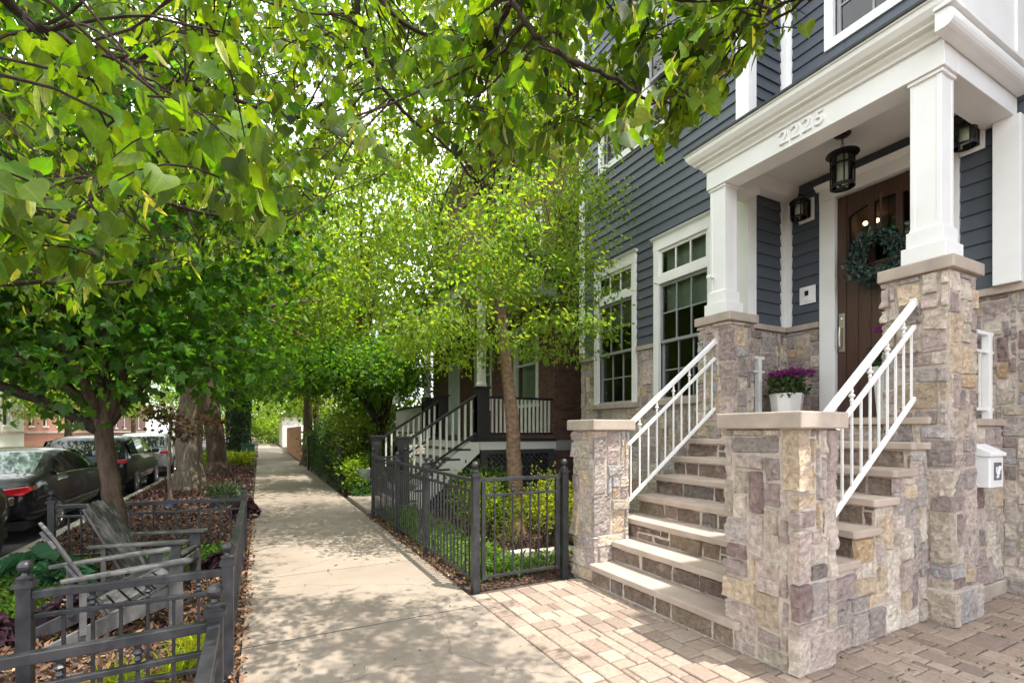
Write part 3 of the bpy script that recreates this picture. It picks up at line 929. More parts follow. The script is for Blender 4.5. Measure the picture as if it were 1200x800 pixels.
mb = MB()
for a, b2, c0, c1 in ((XF - 0.032, XF + 0.001, YR - 0.031, YR + 0.15), (XF + 0.001, XF + 0.125, YR - 0.032, YR - 0.001), (XF - 0.032, XF + 0.001, YFAR - 0.13, YFAR + 0.03)):
    mb.box(a, b2, c0, c1, ZCAP, ZT)
mb.box(XD - 0.12, XD - 0.001, YR - 0.033, YR - 0.001, ZCAP, ZT)
mb.box(XD - 0.034, XD - 0.001, YR - 0.10, YR - 0.034, ZCAP, ZT)
mb.box(XD - 0.10, XD - 0.02, 1.745, 1.935, ZCAP, 4.36)
mb.build('corner_board', M['white'], house, bevel=0.004)

def window(parent, x, w, transom=True, double=False, rows=(2, 2), cols=3, shade=0.42):
    y0, y1, z0, z1 = w['y0'], w['y1'], w['z0'], w['z1']
    tw = 0.10
    mb = MB()
    mb.box(x - 0.035, x + 0.03, y0, y0 + tw, z0, z1 - 0.20); mb.box(x - 0.035, x + 0.03, y1 - tw, y1, z0, z1 - 0.20)
    mb.box(x - 0.038, x + 0.03, y0 - 0.004, y1 + 0.004, z1 - 0.20, z1 - 0.04)
    mb.prism([(x, z1), (x - 0.085, z1), (x - 0.075, z1 - 0.018), (x - 0.05, z1 - 0.03), (x - 0.04, z1 - 0.045), (x, z1 - 0.045)], 'y', y0 - 0.03, y1 + 0.03)
    if transom == 'up': mb.box(x - 0.035, x + 0.03, y0 + tw, y1 - tw, z0, z0 + 0.11)
    fr = mb.build('window', M['white'], parent, bevel=0.003)
    if transom != 'up':
        mb = MB(); mb.box(x - 0.07, x + 0.04, y0 - 0.02, y1 + 0.02, z0 - 0.085, z0 - 0.001); mb.build('sill', M['limestone'], fr, bevel=0.006)
    a0, a1, b0, b1 = y0 + tw, y1 - tw, z0 + (0.11 if transom == 'up' else 0), z1 - 0.20
    units = [(a0, a1)] if not double else [(a0, (a0 + a1) / 2 - 0.06), ((a0 + a1) / 2 + 0.06, a1)]
    if double:
        mb = MB(); mb.box(x - 0.033, x + 0.08, (a0 + a1) / 2 - 0.06, (a0 + a1) / 2 + 0.06, b0, b1); mb.build('mullion', M['white'], fr)
    for (c0, c1) in units:
        sash = MB(); pane = MB(); up = MB()
        def grid(mbx, xx, lo, hi, nr, nc, fw=0.045, thick=0.04):
            mbx.box(xx, xx + thick, c0, c0 + fw, lo, hi); mbx.box(xx, xx + thick, c1 - fw, c1, lo, hi)
            mbx.box(xx, xx + thick, c0 + fw, c1 - fw, lo, lo + fw); mbx.box(xx, xx + thick, c0 + fw, c1 - fw, hi - fw, hi)
            for k in range(1, nc):
                q = c0 + fw + (c1 - c0 - 2 * fw) * k / nc; mbx.box(xx + 0.004, xx + thick - 0.004, q - 0.010, q + 0.010, lo + fw, hi - fw)
            for k in range(1, nr):
                q = lo + fw + (hi - lo - 2 * fw) * k / nr; mbx.box(xx + 0.006, xx + thick - 0.006, c0 + fw, c1 - fw, q - 0.010, q + 0.010)
            pane.add([(xx + thick / 2, c0 + fw * .5, lo + fw * .5), (xx + thick / 2, c1 - fw * .5, lo + fw * .5), (xx + thick / 2, c1 - fw * .5, hi - fw * .5), (xx + thick / 2, c0 + fw * .5, hi - fw * .5)], [(0, 3, 2, 1)])
        top = b1
        if transom is True:
            zt = b0 + (b1 - b0) * 0.80
            grid(up, x - 0.005, zt + 0.05, b1, 1, cols)
            up.box(x - 0.03, x + 0.05, c0, c1, zt - 0.06, zt + 0.049)
            top = zt - 0.061
        mid = b0 + (top - b0) * 0.50
        grid(sash, x + 0.012, mid - 0.02, top, rows[0], cols)
        grid(sash, x + 0.055, b0, mid + 0.025, rows[1], cols)
        if len(up.v): up.build('transom', M['white'], fr)
        sash.build('sash', M['sash'], fr)
        pane.build('pane', M['glass'], fr, fix=False)
        zs = top - (top - b0) * shade * 0.55
        mb = MB(); mb.box(x + 0.145, x + 0.150, c0 + 0.01, c1 - 0.01, zs, b1); mb.build('roller_shade', M['shade'], fr)
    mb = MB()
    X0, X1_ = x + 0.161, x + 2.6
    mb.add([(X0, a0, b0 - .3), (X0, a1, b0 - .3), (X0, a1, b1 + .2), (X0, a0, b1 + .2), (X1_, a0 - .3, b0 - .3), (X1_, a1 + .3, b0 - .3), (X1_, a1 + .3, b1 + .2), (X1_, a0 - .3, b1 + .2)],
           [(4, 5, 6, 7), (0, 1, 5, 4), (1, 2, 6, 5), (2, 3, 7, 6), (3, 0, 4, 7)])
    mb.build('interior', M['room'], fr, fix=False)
    return fr
M['sash'] = plain('shaded sash paint', (0.26, 0.27, 0.28), 0.45, vary=0.05)  # grey darkened to carry the shade on the sash frames
M['sash_up'] = M['white']
window(house, XF, WIN[0]); window(house, XF, WIN[1])
window(house, XF, UP, transom='up', double=True, rows=(2, 2), cols=3, shade=0.1)
window(house, XD, UP2, transom='up', rows=(2, 2), cols=3, shade=0.1)

# entry door: plank panel, three arched lights
DY0, DY1, DZ0, DZ1 = 2.38, 3.36, 1.656, 4.285
mb = MB()
mb.box(XD - 0.045, XD + 0.10, DY1, DY1 + 0.18, 1.61, 4.30); mb.box(XD - 0.045, XD + 0.10, DY0 - 0.18, DY0, 1.61, 4.30)
mb.box(XD - 0.048, XD + 0.10, DY0 - 0.182, DY1 + 0.182, 4.301, 4.44)
mb.prism([(XD, 4.50), (XD - 0.10, 4.50), (XD - 0.09, 4.48), (XD - 0.06, 4.46), (XD - 0.05, 4.441), (XD, 4.441)], 'y', DY0 - 0.22, DY1 + 0.22)
mb.build('door_surround', M['white'], house, bevel=0.004)
mb = MB()
xd = XD + 0.03
def dz(y):      # the arch over the lights
    return 3.93 + 0.20 * math.sqrt(max(0, 1 - ((y - 2.87) / 0.46) ** 2)) - 0.02
lights = [(2.87 + o - 0.105, 2.87 + o + 0.105) for o in (-0.27, 0, 0.27)]
zl = 3.42
ys = [DY0, 2.475] + [v for l in lights for v in l] + [3.265, DY1]
ys = sorted(ys)
sl = [(DY0, lights[0][0]), (lights[0][1], lights[1][0]), (lights[1][1], lights[2][0]), (lights[2][1], DY1)]
for a, b2 in sl: mb.box(xd, xd + 0.05, a, b2, zl, DZ1)
mb.box(xd, xd + 0.05, DY0, DY1, DZ0, zl)
for a, b2 in lights:
    n = 6
    for k in range(n):
        p, q = a + (b2 - a) * k / n, a + (b2 - a) * (k + 1) / n
        mb.add([(xd, p, dz(p)), (xd, q, dz(q)), (xd, q, DZ1), (xd, p, DZ1)], [(0, 3, 2, 1)])
        mb.add([(xd, p, dz(p)), (xd, q, dz(q)), (xd + .05, q, dz(q)), (xd + .05, p, dz(p))], [(0, 1, 2, 3)])
# stiles, rails and planks standing proud
mb.box(xd - 0.016, xd, DY0, DY0 + 0.10, DZ0, DZ1); mb.box(xd - 0.016, xd, DY1 - 0.10, DY1, DZ0, DZ1)
mb.box(xd - 0.016, xd, DY0 + 0.10, DY1 - 0.10, DZ0, DZ0 + 0.22)
mb.box(xd - 0.016, xd, DY0 + 0.10, DY1 - 0.10, zl - 0.16, zl - 0.03)
mb.box(xd - 0.03, xd, DY0 + 0.10, DY1 - 0.10, zl - 0.03, zl - 0.005)
for k in range(6):
    w6 = (DY1 - DY0 - 0.20) / 6
    mb.box(xd - 0.009, xd, DY0 + 0.10 + k * w6 + 0.003, DY0 + 0.10 + (k + 1) * w6 - 0.003, DZ0 + 0.22, zl - 0.16)
door = mb.build('door', M['door'], house)
mb = MB(); mb.add([(xd + 0.025, DY0 + .05, zl - .02), (xd + 0.025, DY1 - .05, zl - .02), (xd + 0.025, DY1 - .05, DZ1 - .03), (xd + 0.025, DY0 + .05, DZ1 - .03)], [(0, 3, 2, 1)])
mb.build('pane', M['glass'], door, fix=False)
mb = MB(); mb.box(xd - 0.030, xd - 0.016, 3.275, 3.335, 2.44, 2.90); mb.tube([(xd - 0.03, 3.305, 2.74), (xd - 0.075, 3.305, 2.73), (xd - 0.085, 3.305, 2.62), (xd - 0.075, 3.305, 2.50), (xd - 0.03, 3.305, 2.49)], 0.011, 8)
mb.lathe(xd - 0.035, 3.305, [(0, 2.82), (0.016, 2.82), (0.016, 2.85), (0, 2.85)], 8)
mb.build('handle', M['nickel'], door, bevel=0.003)
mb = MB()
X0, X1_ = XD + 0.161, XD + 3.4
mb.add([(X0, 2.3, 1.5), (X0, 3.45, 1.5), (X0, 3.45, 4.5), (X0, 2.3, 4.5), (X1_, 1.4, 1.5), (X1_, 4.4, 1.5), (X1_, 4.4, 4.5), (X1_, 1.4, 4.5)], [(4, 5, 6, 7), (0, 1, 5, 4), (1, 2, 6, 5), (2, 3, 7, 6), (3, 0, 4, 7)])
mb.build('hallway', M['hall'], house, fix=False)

# porch: beam, ceiling, cornice, roof, columns
YA, YB, XB = 1.79, 4.055, 4.73
ZB0, ZB1 = 4.36, 4.80
mb = MB()
mb.box(XB, XB + 0.24, YA, YB, ZB0, ZB1)
mb.box(XB + 0.24, XD - 0.021, YA, YA + 0.24, ZB0 + 0.001, ZB1)
mb.box(XB + 0.24, XF - 0.033, YB - 0.24, YB, ZB0 + 0.001, ZB1)
mb.box(XF - 0.033, XD - 0.001, YB - 0.24, YR - 0.034, ZB0 + 0.10, ZB1)
mb.build('porch_beam', M['white'], house, bevel=0.004)
mb = MB(); mb.box(XB + 0.24, XD - 0.022, YA + 0.24, YB - 0.24, 4.63, 4.66)
mb.build('porch_ceiling', M['ceiling'], house)
prof = [(0.0, 4.575), (0.022, 4.575), (0.028, 4.595), (0.055, 4.625), (0.06, 4.655), (0.10, 4.66), (0.105, 4.675), (0.135, 4.70), (0.165, 4.745), (0.172, 4.79), (0.185, 4.79), (0.185, 4.805), (0.0, 4.805)]
def cornice(path):
    mb = MB(); b = 0
    n = len(prof)
    for i, (p, mit) in enumerate(path):
        for o, z in prof: mb.v.append((p[0] + mit[0] * o, p[1] + mit[1] * o, z))
    for i in range(len(path) - 1):
        for k in range(n):
            k2 = (k + 1) % n
            mb.f.append((i * n + k, i * n + k2, (i + 1) * n + k2, (i + 1) * n + k)); mb.m.append(0); mb.c.append((1, 1, 1))
    mb.f.append(tuple(range(n))); mb.m.append(0); mb.c.append((1, 1, 1))
    e = (len(path) - 1) * n
    mb.f.append(tuple(range(e, e + n))); mb.m.append(0); mb.c.append((1, 1, 1))
    return mb
mb = cornice([((XB, YA - 0.085), (-1, 0)), ((XB, YB), (-1, 1)), ((XF - 0.036, YB), (0, 1))])
mb.build('cornice', M['white'], house)
mb = MB()
mb.prism([(XB - 0.20, 4.806), (XD - 0.03, 4.806), (XD - 0.03, 5.10), (XB - 0.20, 4.83)], 'y', YA - 0.001, YR - 0.04)
mb.box(XB - 0.20, XB + 0.02, YA - 0.10, YA - 0.001, 4.806, 4.83)
mb.box(XB - 0.20, XF - 0.04, YR - 0.04, YB + 0.19, 4.806, 4.83)
mb.build('porch_roof', M['roofing'], house)
# round gutter along the near side, a white panelled cheek above it
mb = MB()
gy, gz, gr = 1.727, 4.605, 0.062
ring = [(gy - gr * math.sin(a) * 1.0, gz + gr * math.cos(a) * 1.15) for a in np.linspace(0, PI, 11)]
mb.prism([(YA - 0.004, gz + 0.072)] + ring + [(YA - 0.004, gz - 0.072)], 'x', XB - 0.17, XD - 0.03)
mb.prism([(YA - 0.003, gz + 0.10), (gy - gr - 0.006, gz + 0.10), (gy - gr - 0.006, gz + 0.076), (YA - 0.003, gz + 0.076)], 'x', XB - 0.19, XD - 0.03)
mb.build('gutter', M['white'], house, bevel=0.002)
mb = MB()
mb.prism([(4.74, 4.706), (6.12, 4.706), (6.12, 6.15), (4.74, 4.79)], 'y', 1.722, 1.788)
mb.box(5.84, 5.96, 1.704, 1.722, 4.71, 5.9)
mb.build('gable_panel', M['white'], house, bevel=0.004)
def column(cx, cy):
    mb = MB()
    h = 0.10
    mb.box(cx - h, cx + h, cy - h, cy + h, 3.13, ZB0)
    for sx in (-1, 1):
        for sy in (-1, 1):
            a, b2 = cx + sx * (h + 0.004), cx + sx * (h - 0.030)
            c0, c1 = cy + sy * (h + 0.004), cy + sy * (h - 0.030)
            mb.box(a, b2, c0, c1, 3.14, ZB0 - 0.03)
    o = mb.build('column', M['white'], house, bevel=0.003)
    mb = MB()
    mb.box(cx - 0.150, cx + 0.150, cy - 0.150, cy + 0.150, 2.864, 2.995)
    mb.box(cx - 0.125, cx + 0.125, cy - 0.125, cy + 0.125, 2.995, 3.125)
    mb.prism([(cx - 0.125, 3.125), (cx + 0.125, 3.125), (cx + 0.107, 3.15), (cx - 0.107, 3.15)], 'y', cy - 0.107, cy + 0.107)
    mb.build('base', M['white'], o, bevel=0.005)
    mb = MB(); mb.box(cx - 0.118, cx + 0.118, cy - 0.118, cy + 0.118, ZB0 - 0.032, ZB0 - 0.001); mb.build('capital', M['white'], o, bevel=0.004)
column(4.865, 1.925); column(4.865, 3.925)

def digits(body, size, x, yc, zc, step):
    for i, ch in enumerate(body):
        cu = bpy.data.curves.new('digit', 'FONT'); cu.body = ch; cu.size = size; cu.extrude = 0.009; cu.bevel_depth = 0.0015; cu.offset = 0.002
        cu.align_x = 'CENTER'; cu.align_y = 'CENTER'
        o = bpy.data.objects.new('digit', cu); col.objects.link(o)
        bpy.context.view_layer.update()
        me = bpy.data.meshes.new_from_object(o.evaluated_get(bpy.context.evaluated_depsgraph_get()))
        bpy.data.objects.remove(o); bpy.data.curves.remove(cu)
        me.name = 'house_number'; me.materials.clear(); me.materials.append(M['white'])
        q = bpy.data.objects.new('house_number', me); col.objects.link(q)
        off = OFF[house.name]
        q.parent = house; q.location = (x - off[0], yc - (i - (len(body) - 1) / 2) * step - off[1], zc - off[2]); q.rotation_euler = (PI / 2, 0, -PI / 2)
digits('2225', 0.185, XB - 0.0095, 2.915, 4.478, 0.118)

# ------------------------------------------------------------------ porch fittings
def lantern_wall(label, y, z):
    root = thing('wall_lantern', label, 'lantern', (XD, y, z), 'wall lanterns beside the entry door')
    x = XD - 0.025
    mb = MB(); mb.box(x - 0.02, x, y - 0.095, y + 0.095, z - 0.14, z + 0.14); mb.build('backplate', M['white'], root, bevel=0.004)
    cx = x - 0.17
    mb = MB(); mb.box(x - 0.045, x - 0.02, y - 0.06, y + 0.06, z - 0.10, z + 0.12)
    mb.tube([(x - 0.04, y, z + 0.10), (x - 0.10, y, z + 0.17), (cx, y, z + 0.17), (cx, y, z + 0.12)], 0.011, 8); mb.build('bracket', M['bronze'], root)
    mb = MB(); mb.lathe(cx, y, [(0.0, z + 0.145), (0.03, z + 0.14), (0.105, z + 0.085), (0.108, z + 0.07), (0.0, z + 0.075)], 20)
    mb.lathe(cx, y, [(0.088, z - 0.13), (0.094, z - 0.13), (0.094, z - 0.105), (0.088, z - 0.105), (0.088, z - 0.13)], 20)
    mb.lathe(cx, y, [(0.088, z + 0.02), (0.093, z + 0.02), (0.093, z + 0.04), (0.088, z + 0.04), (0.088, z + 0.02)], 20)
    for k in range(4):
        a = PI / 4 + k * PI / 2
        mb.bar((cx + 0.09 * math.cos(a), y + 0.09 * math.sin(a), z - 0.12), (cx + 0.09 * math.cos(a), y + 0.09 * math.sin(a), z + 0.08), 0.012, 0.012)
    mb.build('cage', M['bronze'], root)
    mb = MB(); mb.lathe(cx, y, [(0.084, z - 0.12), (0.084, z + 0.075)], 20); mb.build('glass', M['glass'], root, fix=False, smooth=True)
    mb = MB(); mb.lathe(cx, y, [(0, z - 0.09), (0.038, z - 0.09), (0.038, z + 0.07), (0, z + 0.07)], 14); mb.build('sleeve', M['candle'], root, smooth=True)
lantern_wall('black wall lantern on a white plate, left of the door above the doorbell', 3.70, 4.27)
lantern_wall('black wall lantern on a white plate, half hidden behind the near porch column', 2.10, 4.33)

def lantern_hanging():
    cx, cy = 5.45, 2.92
    root = thing('hanging_lantern', 'round black lantern with clear glass hanging from the porch ceiling', 'lantern', (cx, cy, 4.63))
    mb = MB(); mb.lathe(cx, cy, [(0, 4.60), (0.045, 4.595), (0.075, 4.61), (0.08, 4.63), (0, 4.631)], 20); mb.build('ceiling_plate', M['bronze'], root, smooth=True)
    mb = MB()
    mb.tube([(cx, cy, 4.60), (cx, cy, 4.585)], 0.006, 6)
    for k in range(3):
        z = 4.575 - k * 0.032
        r = Vector((1, 0, 0)) if k % 2 else Vector((0, 1, 0))
        mb.tube([Vector((cx, cy, z)) + r * 0.011 * math.cos(a) + Vector((0, 0, 0.020 * math.sin(a))) for a in np.linspace(0, 2 * PI, 11)], 0.0035, 5, cap=False)
    mb.build('chain', M['bronze'], root)
    zt, zb = 4.42, 4.06
    mb = MB(); mb.lathe(cx, cy, [(0, zt + 0.055), (0.02, zt + 0.05), (0.025, zt + 0.02), (0.150, zt), (0.153, zt - 0.012), (0.0, zt - 0.01)], 28); mb.build('top_disc', M['bronze'], root, smooth=False)
    mb = MB()
    for z, h in ((zb, 0.035), (zt - 0.13, 0.018)):
        mb.lathe(cx, cy, [(0.098, z), (0.112, z), (0.112, z + h), (0.098, z + h), (0.098, z)], 28)
    mb.bar((cx - 0.105, cy, zb + .01), (cx + 0.105, cy, zb + .01), 0.02, 0.008); mb.bar((cx, cy - 0.105, zb + .012), (cx, cy + 0.105, zb + .012), 0.02, 0.008)
    for k in range(4):
        a = PI / 5 + k * PI / 2
        mb.bar((cx + 0.107 * math.cos(a), cy + 0.107 * math.sin(a), zb), (cx + 0.107 * math.cos(a), cy + 0.107 * math.sin(a), zt), 0.011, 0.011)
    mb.build('cage', M['bronze'], root)
    mb = MB(); mb.lathe(cx, cy, [(0.097, zb + 0.02), (0.097, zt - 0.01)], 28); mb.build('glass', M['glass'], root, fix=False, smooth=True)
    mb = MB(); mb.lathe(cx, cy, [(0, zb + 0.06), (0.05, zb + 0.06), (0.05, zt - 0.02), (0, zt - 0.02)], 18); mb.build('sleeve', M['candle'], root, smooth=True)
lantern_hanging()

def wreath():
    c = Vector((XD - 0.075, 2.88, 3.43)); R = 0.222
    root = thing('wreath', 'round eucalyptus wreath of dusty green leaves hanging on the dark front door', 'wreath', c)
    mb = MB()
    for q in range(3):
        mb.tube([c + Vector((0.012 * math.cos(a * 7 + q * 2), (R + 0.012 * math.sin(a * 7 + q * 2)) * math.cos(a), (R + 0.012 * math.sin(a * 7 + q * 2)) * math.sin(a))) for a in np.linspace(0, 2 * PI, 49)], 0.007, 5, cap=False)
    mb.bar(c + Vector((0.03, 0, R)), c + Vector((0.05, 0, R + 0.5)), 0.02, 0.003)
    mb.build('vine_ring', M['bark_brown'], root)
    rg = np.random.default_rng(3); n = 1500
    a = rg.random(n) * 2 * PI
    rr = R + 0.042 * rg.normal(size=n)
    C = np.stack([c.x - 0.03 + 0.035 * rg.normal(size=n), c.y + rr * np.cos(a), c.z + rr * np.sin(a)], 1)
    C[:, 0] = np.minimum(C[:, 0], XD + 0.0)
    tang = np.stack([np.zeros(n), -np.sin(a), np.cos(a)], 1); rad = np.stack([np.zeros(n), np.cos(a), np.sin(a)], 1)
    D = tang * 0.8 + rad * rg.normal(size=(n, 1)) * 0.9 + np.array((-0.5, 0, 0)) * rg.random((n, 1))
    leaf_mesh('foliage', M['leaf_dull'], C, D, unit(n, 0, rg), 0.030 + 0.045 * rg.random(n) ** 2, OVAL, tints(n, (0.050, 0.085, 0.078), 0.5, 0.3, rg), root)
wreath()

def planter(label, cx, cy, z, r, h, fl, nf, hang):
    root = thing('flower_pot', label, 'flower pot', (cx, cy, z), 'flower pots on the porch')
    mb = MB(); k = 4
    mb.lathe(cx, cy, [(0, z), (r * 0.72, z), (r * 0.80, z + 0.02), (r, z + h - 0.01), (r, z + h), (r - 0.02, z + h), (r - 0.03, z + h - 0.04), (0, z + h - 0.04)], 8)
    mb.build('pot', M['pot'], root, bevel=0.006)
    rg = np.random.default_rng(int(cx * 100 + cy * 10)); n = 420
    P = unit(n, 0.5, rg) * (0.5 + 0.5 * rg.random((n, 1))) * np.array((r * 1.25, r * 1.25, 0.20)) + np.array((cx, cy, z + h + 0.06))
    P[:, 2] = np.maximum(P[:, 2], z + h - 0.02)
    leaf_mesh('foliage', M['leaf_dull'], P, unit(n, 0.4, rg), unit(n, 1.2, rg), 0.05 + 0.03 * rg.random(n), OVAL, tints(n, (0.035, 0.075, 0.018), 0.3, 0.2, rg), root)
    heads = []
    for i in range(nf):
        heads.append(np.array((cx, cy, z + h)) + fl * rg.normal(size=3) * np.array((1, 1, 0.22)) + np.array(hang) + np.array((0, 0, 0.13)))
    hp = np.array(heads)
    m = 26
    C = np.repeat(hp, m, 0) + rg.normal(size=(nf * m, 3)) * 0.020
    leaf_mesh('blossom', M['petal'], C, unit(nf * m, 0.5, rg), unit(nf * m, 0.8, rg), 0.020 + 0.012 * rg.random(nf * m), KITE, tints(nf * m, (0.22, 0.012, 0.17), 0.3, 0.2, rg), root)
    mb = MB()
    for hpt in heads[::2]:
        mb.tube([(cx, cy, z + h), tuple((np.array((cx, cy, z + h + 0.1)) + hpt) / 2), tuple(hpt)], 0.003, 4)
    mb.build('stem', M['twig'], root)
planter('white flower pot with purple blossoms on the landing, left of the front door', 5.62, 3.64, 1.61, 0.19, 0.34, 0.105, 46, (-0.02, -0.05, 0.10))
planter('white flower pot hidden behind the near railing, its purple blossoms against the door', 5.72, 2.56, 1.61, 0.20, 0.55, 0.05, 14, (-0.02, 0.05, 0.26))

x, y = 5.43, 1.745
root = thing('mailbox', 'white wall mailbox with sloped lid and grey crest plate, beside the tall near stone pier', 'mailbox', (5.56, 1.9, 1.0))
mb = MB(); mb.box(x, x + 0.27, y + 0.006, 1.885, 1.02, 1.285); mb.build('box', M['plastic'], root, bevel=0.008)
mb = MB(); mb.prism([(y - 0.012, 1.286), (1.885, 1.286), (1.885, 1.385), (1.87, 1.39), (y - 0.012, 1.315)], 'x', x - 0.012, x + 0.282); mb.build('lid', M['plastic'], root, bevel=0.006)
mb = MB(); mb.box(x + 0.075, x + 0.21, y - 0.002, y + 0.006, 1.085, 1.235)
cr = mb.build('crest_plate', M['greyplate'], root, bevel=0.002)
mb = MB()   # a small heraldic beast in relief: body, head, tail, legs
cx, cz = x + 0.1425, 1.16
for pts, r in (([(-.02, -.03), (-.005, 0), (.012, .022)], .010), ([(.012, .022), (.022, .040)], .012), ([(-.02, -.03), (-.042, -.01), (-.046, .02), (-.034, .036)], .005),
               ([(-.012, -.02), (-.002, -.05)], .006), ([(-.02, -.03), (-.030, -.056)], .006), ([(.008, .012), (.034, .008)], .005), ([(.002, -.004), (.032, -.018)], .005)):
    mb.tube([(cx + a, y - 0.004, cz + b2) for a, b2 in pts], r, 6)
mb.build('crest', M['plastic'], cr)

y = 3.69; xx = XD - 0.024
root = thing('doorbell', 'white doorbell plate with small black camera eye, on the siding left of the front door', 'doorbell', (xx, y, 3.2))
mb = MB(); mb.box(xx - 0.014, xx, y - 0.10, y + 0.10, 3.10, 3.32); mb.build('plate', M['white'], root, bevel=0.004)
mb = MB(); mb.box(xx - 0.030, xx - 0.014, y - 0.030, y + 0.030, 3.13, 3.27); bd = mb.build('body', M['plastic'], root, bevel=0.012)
mb = MB(); mb.box(xx - 0.032, xx - 0.0305, y - 0.024, y + 0.024, 3.20, 3.262); mb.build('camera_eye', M['bronze'], root, bevel=0.0)

root = thing('security_camera', 'tiny white security camera on the street side of the far porch column', 'camera', (4.76, 3.99, 3.33))
mb = MB(); mb.box(4.735, 4.762, 3.975, 4.005, 3.31, 3.35); mb.bar((4.735, 3.99, 3.33), (4.68, 3.99, 3.335), 0.012, 0.012); mb.build('bracket', M['white'], root)
mb = MB(); mb.bar((4.70, 4.01, 3.318), (4.645, 3.96, 3.30), 0.034, 0.034); mb.build('body', M['white'], root, bevel=0.006)

# ------------------------------------------------------------------ iron fences
def finial(mb, cx, cy, z, r=0.03):
    mb.lathe(cx, cy, [(0, z), (0.038, z), (0.04, z + 0.012), (0.018, z + 0.022), (0.014, z + 0.034)] + [(r * math.cos(a), z + 0.034 + r + r * math.sin(a)) for a in np.linspace(-1.1, PI / 2, 8)], 14)
def post(root, cx, cy, h, w=0.045, ball=0.030, mat='iron'):
    mb = MB(); mb.box(cx - w / 2, cx + w / 2, cy - w / 2, cy + w / 2, -0.05, h)
    o = mb.build('post', M[mat], root, bevel=0.003)
    mb = MB(); mb.box(cx - w / 2 - 0.012, cx + w / 2 + 0.012, cy - w / 2 - 0.012, cy + w / 2 + 0.012, h, h + 0.022)
    mb.prism([(cx - w / 2 - 0.008, h + 0.0225), (cx + w / 2 + 0.008, h + 0.0225), (cx + 0.018, h + 0.04), (cx - 0.018, h + 0.04)], 'y', cy - w / 2, cy + w / 2)
    finial(mb, cx, cy, h + 0.038, ball)
    mb.build('finial', M[mat], o, smooth=False)
def panel(root, a, b2, rails, step=0.105, knuckle=None, bt=0.006, zlow=0.06, mat='iron', alt=True, railw=0.038):
    """rails: list of (z, height); pickets run from zlow to the upper rails"""
    a, b2 = Vector(a), Vector(b2)
    L = (b2 - a).length; d = (b2 - a) / L
    for i, (z, h) in enumerate(rails):
        mb = MB(); mb.bar((a.x, a.y, z), (b2.x, b2.y, z), railw if i == 0 else railw * 0.62, h); mb.build('rail', M[mat], root, bevel=0.003)
    n = max(2, round(L / step))
    for k in range(1, n):
        p = a + d * (L * k / n)
        top = rails[0][0] if (not alt or k % 2 == 0) else rails[1][0]
        mb = MB()
        mb.bar((p.x, p.y, zlow), (p.x, p.y, top), bt * 2, bt * 2, up=(d.x, d.y, 0))
        if k % 2 == 0 and knuckle:
            for zc in knuckle:
                mb.lathe(p.x, p.y, [(bt, zc - 0.045), (bt * 2, zc - 0.03), (bt * 1.3, zc - 0.015), (bt * 2.9, zc), (bt * 1.3, zc + 0.015), (bt * 2, zc + 0.03), (bt, zc + 0.045)], 8)
        mb.build('picket', M[mat], root)

FX = 1.80
root = thing('garden_fence', 'charcoal iron picket fence along the sidewalk edge in front of the neighbouring porch', 'fence', (FX, 6.5, 0))
for yy in (5.72, 7.1, 8.8): post(root, FX, yy, 1.06, 0.06, 0.034)
for p, q in ((4.245, 5.69), (5.75, 7.07), (7.13, 8.77)):
    panel(root, (FX, p, 0), (FX, q, 0), [(1.035, 0.034), (0.925, 0.026), (0.10, 0.028)], 0.104, (0.98,), 0.0075, 0.10, 'iron', True, 0.036)
panel(root, (FX + 0.03, 8.8, 0), (2.35, 8.8, 0), [(1.035, 0.034), (0.925, 0.026), (0.10, 0.028)], 0.104, (0.98,), 0.0075, 0.10)
post(root, 2.38, 8.8, 1.06, 0.06, 0.034)

root = thing('garden_gate', 'closed charcoal iron gate between two ball topped posts beside the stone pier', 'gate', (2.3, 4.2, 0))
post(root, FX, 4.20, 1.075, 0.066, 0.036); post(root, 2.79, 4.185, 1.075, 0.066, 0.036)
mb = MB(); mb.box(1.862, 1.902, 4.182, 4.218, 0.09, 1.02); mb.box(2.69, 2.735, 4.182, 4.218, 0.09, 1.02); mb.box(1.84, 2.752, 4.184, 4.216, 1.021, 1.055)
mb.box(1.902, 2.69, 4.186, 4.214, 0.875, 0.900); mb.box(1.902, 2.69, 4.186, 4.214, 0.10, 0.13)
mb.build('gate_frame', M['iron'], root, bevel=0.003)
for k in range(1, 8):
    xx = 1.902 + (2.69 - 1.902) * k / 8
    mb = MB(); mb.box(xx - 0.0075, xx + 0.0075, 4.193, 4.207, 0.12, 0.98 if k % 2 else 0.88)
    if k % 2:
        mb.lathe(xx, 4.2, [(0.008, 0.90), (0.014, 0.91), (0.02, 0.93), (0.012, 0.955), (0.017, 0.97), (0.0, 1.0)], 10)
    mb.build('picket', M['iron'], root)

def bed_fence(label, runs, posts):
    root = thing('bed_fence', label, 'fence', (runs[0][0][0], runs[0][0][1], 0), 'low iron fences round the parkway beds')
    for px, py in posts: post(root, px, py, 0.685, 0.062, 0.034)
    for a, b2 in runs:
        panel(root, (*a, 0), (*b2, 0), [(0.640, 0.042), (0.525, 0.024), (0.075, 0.024)], 0.118, (0.585,), 0.008, 0.075, 'iron', True, 0.046)
bed_fence('low iron fence in the near corner, its side rail running toward the viewer',
          [((-1.9, 2.40), (-0.205, 2.52)), ((-0.175, 2.49), (-0.16, 0.2))], [(-0.175, 2.525), (-1.93, 2.40)])
bed_fence('low iron fence around the bed that holds the two grey lounge chairs',
          [((-1.06, 3.44), (-0.20, 3.44)), ((-0.172, 3.47), (-0.172, 6.98)), ((-2.05, 7.28), (-0.20, 7.02))], [(-0.172, 3.44), (-1.09, 3.44), (-0.172, 7.02), (-2.09, 7.29)])

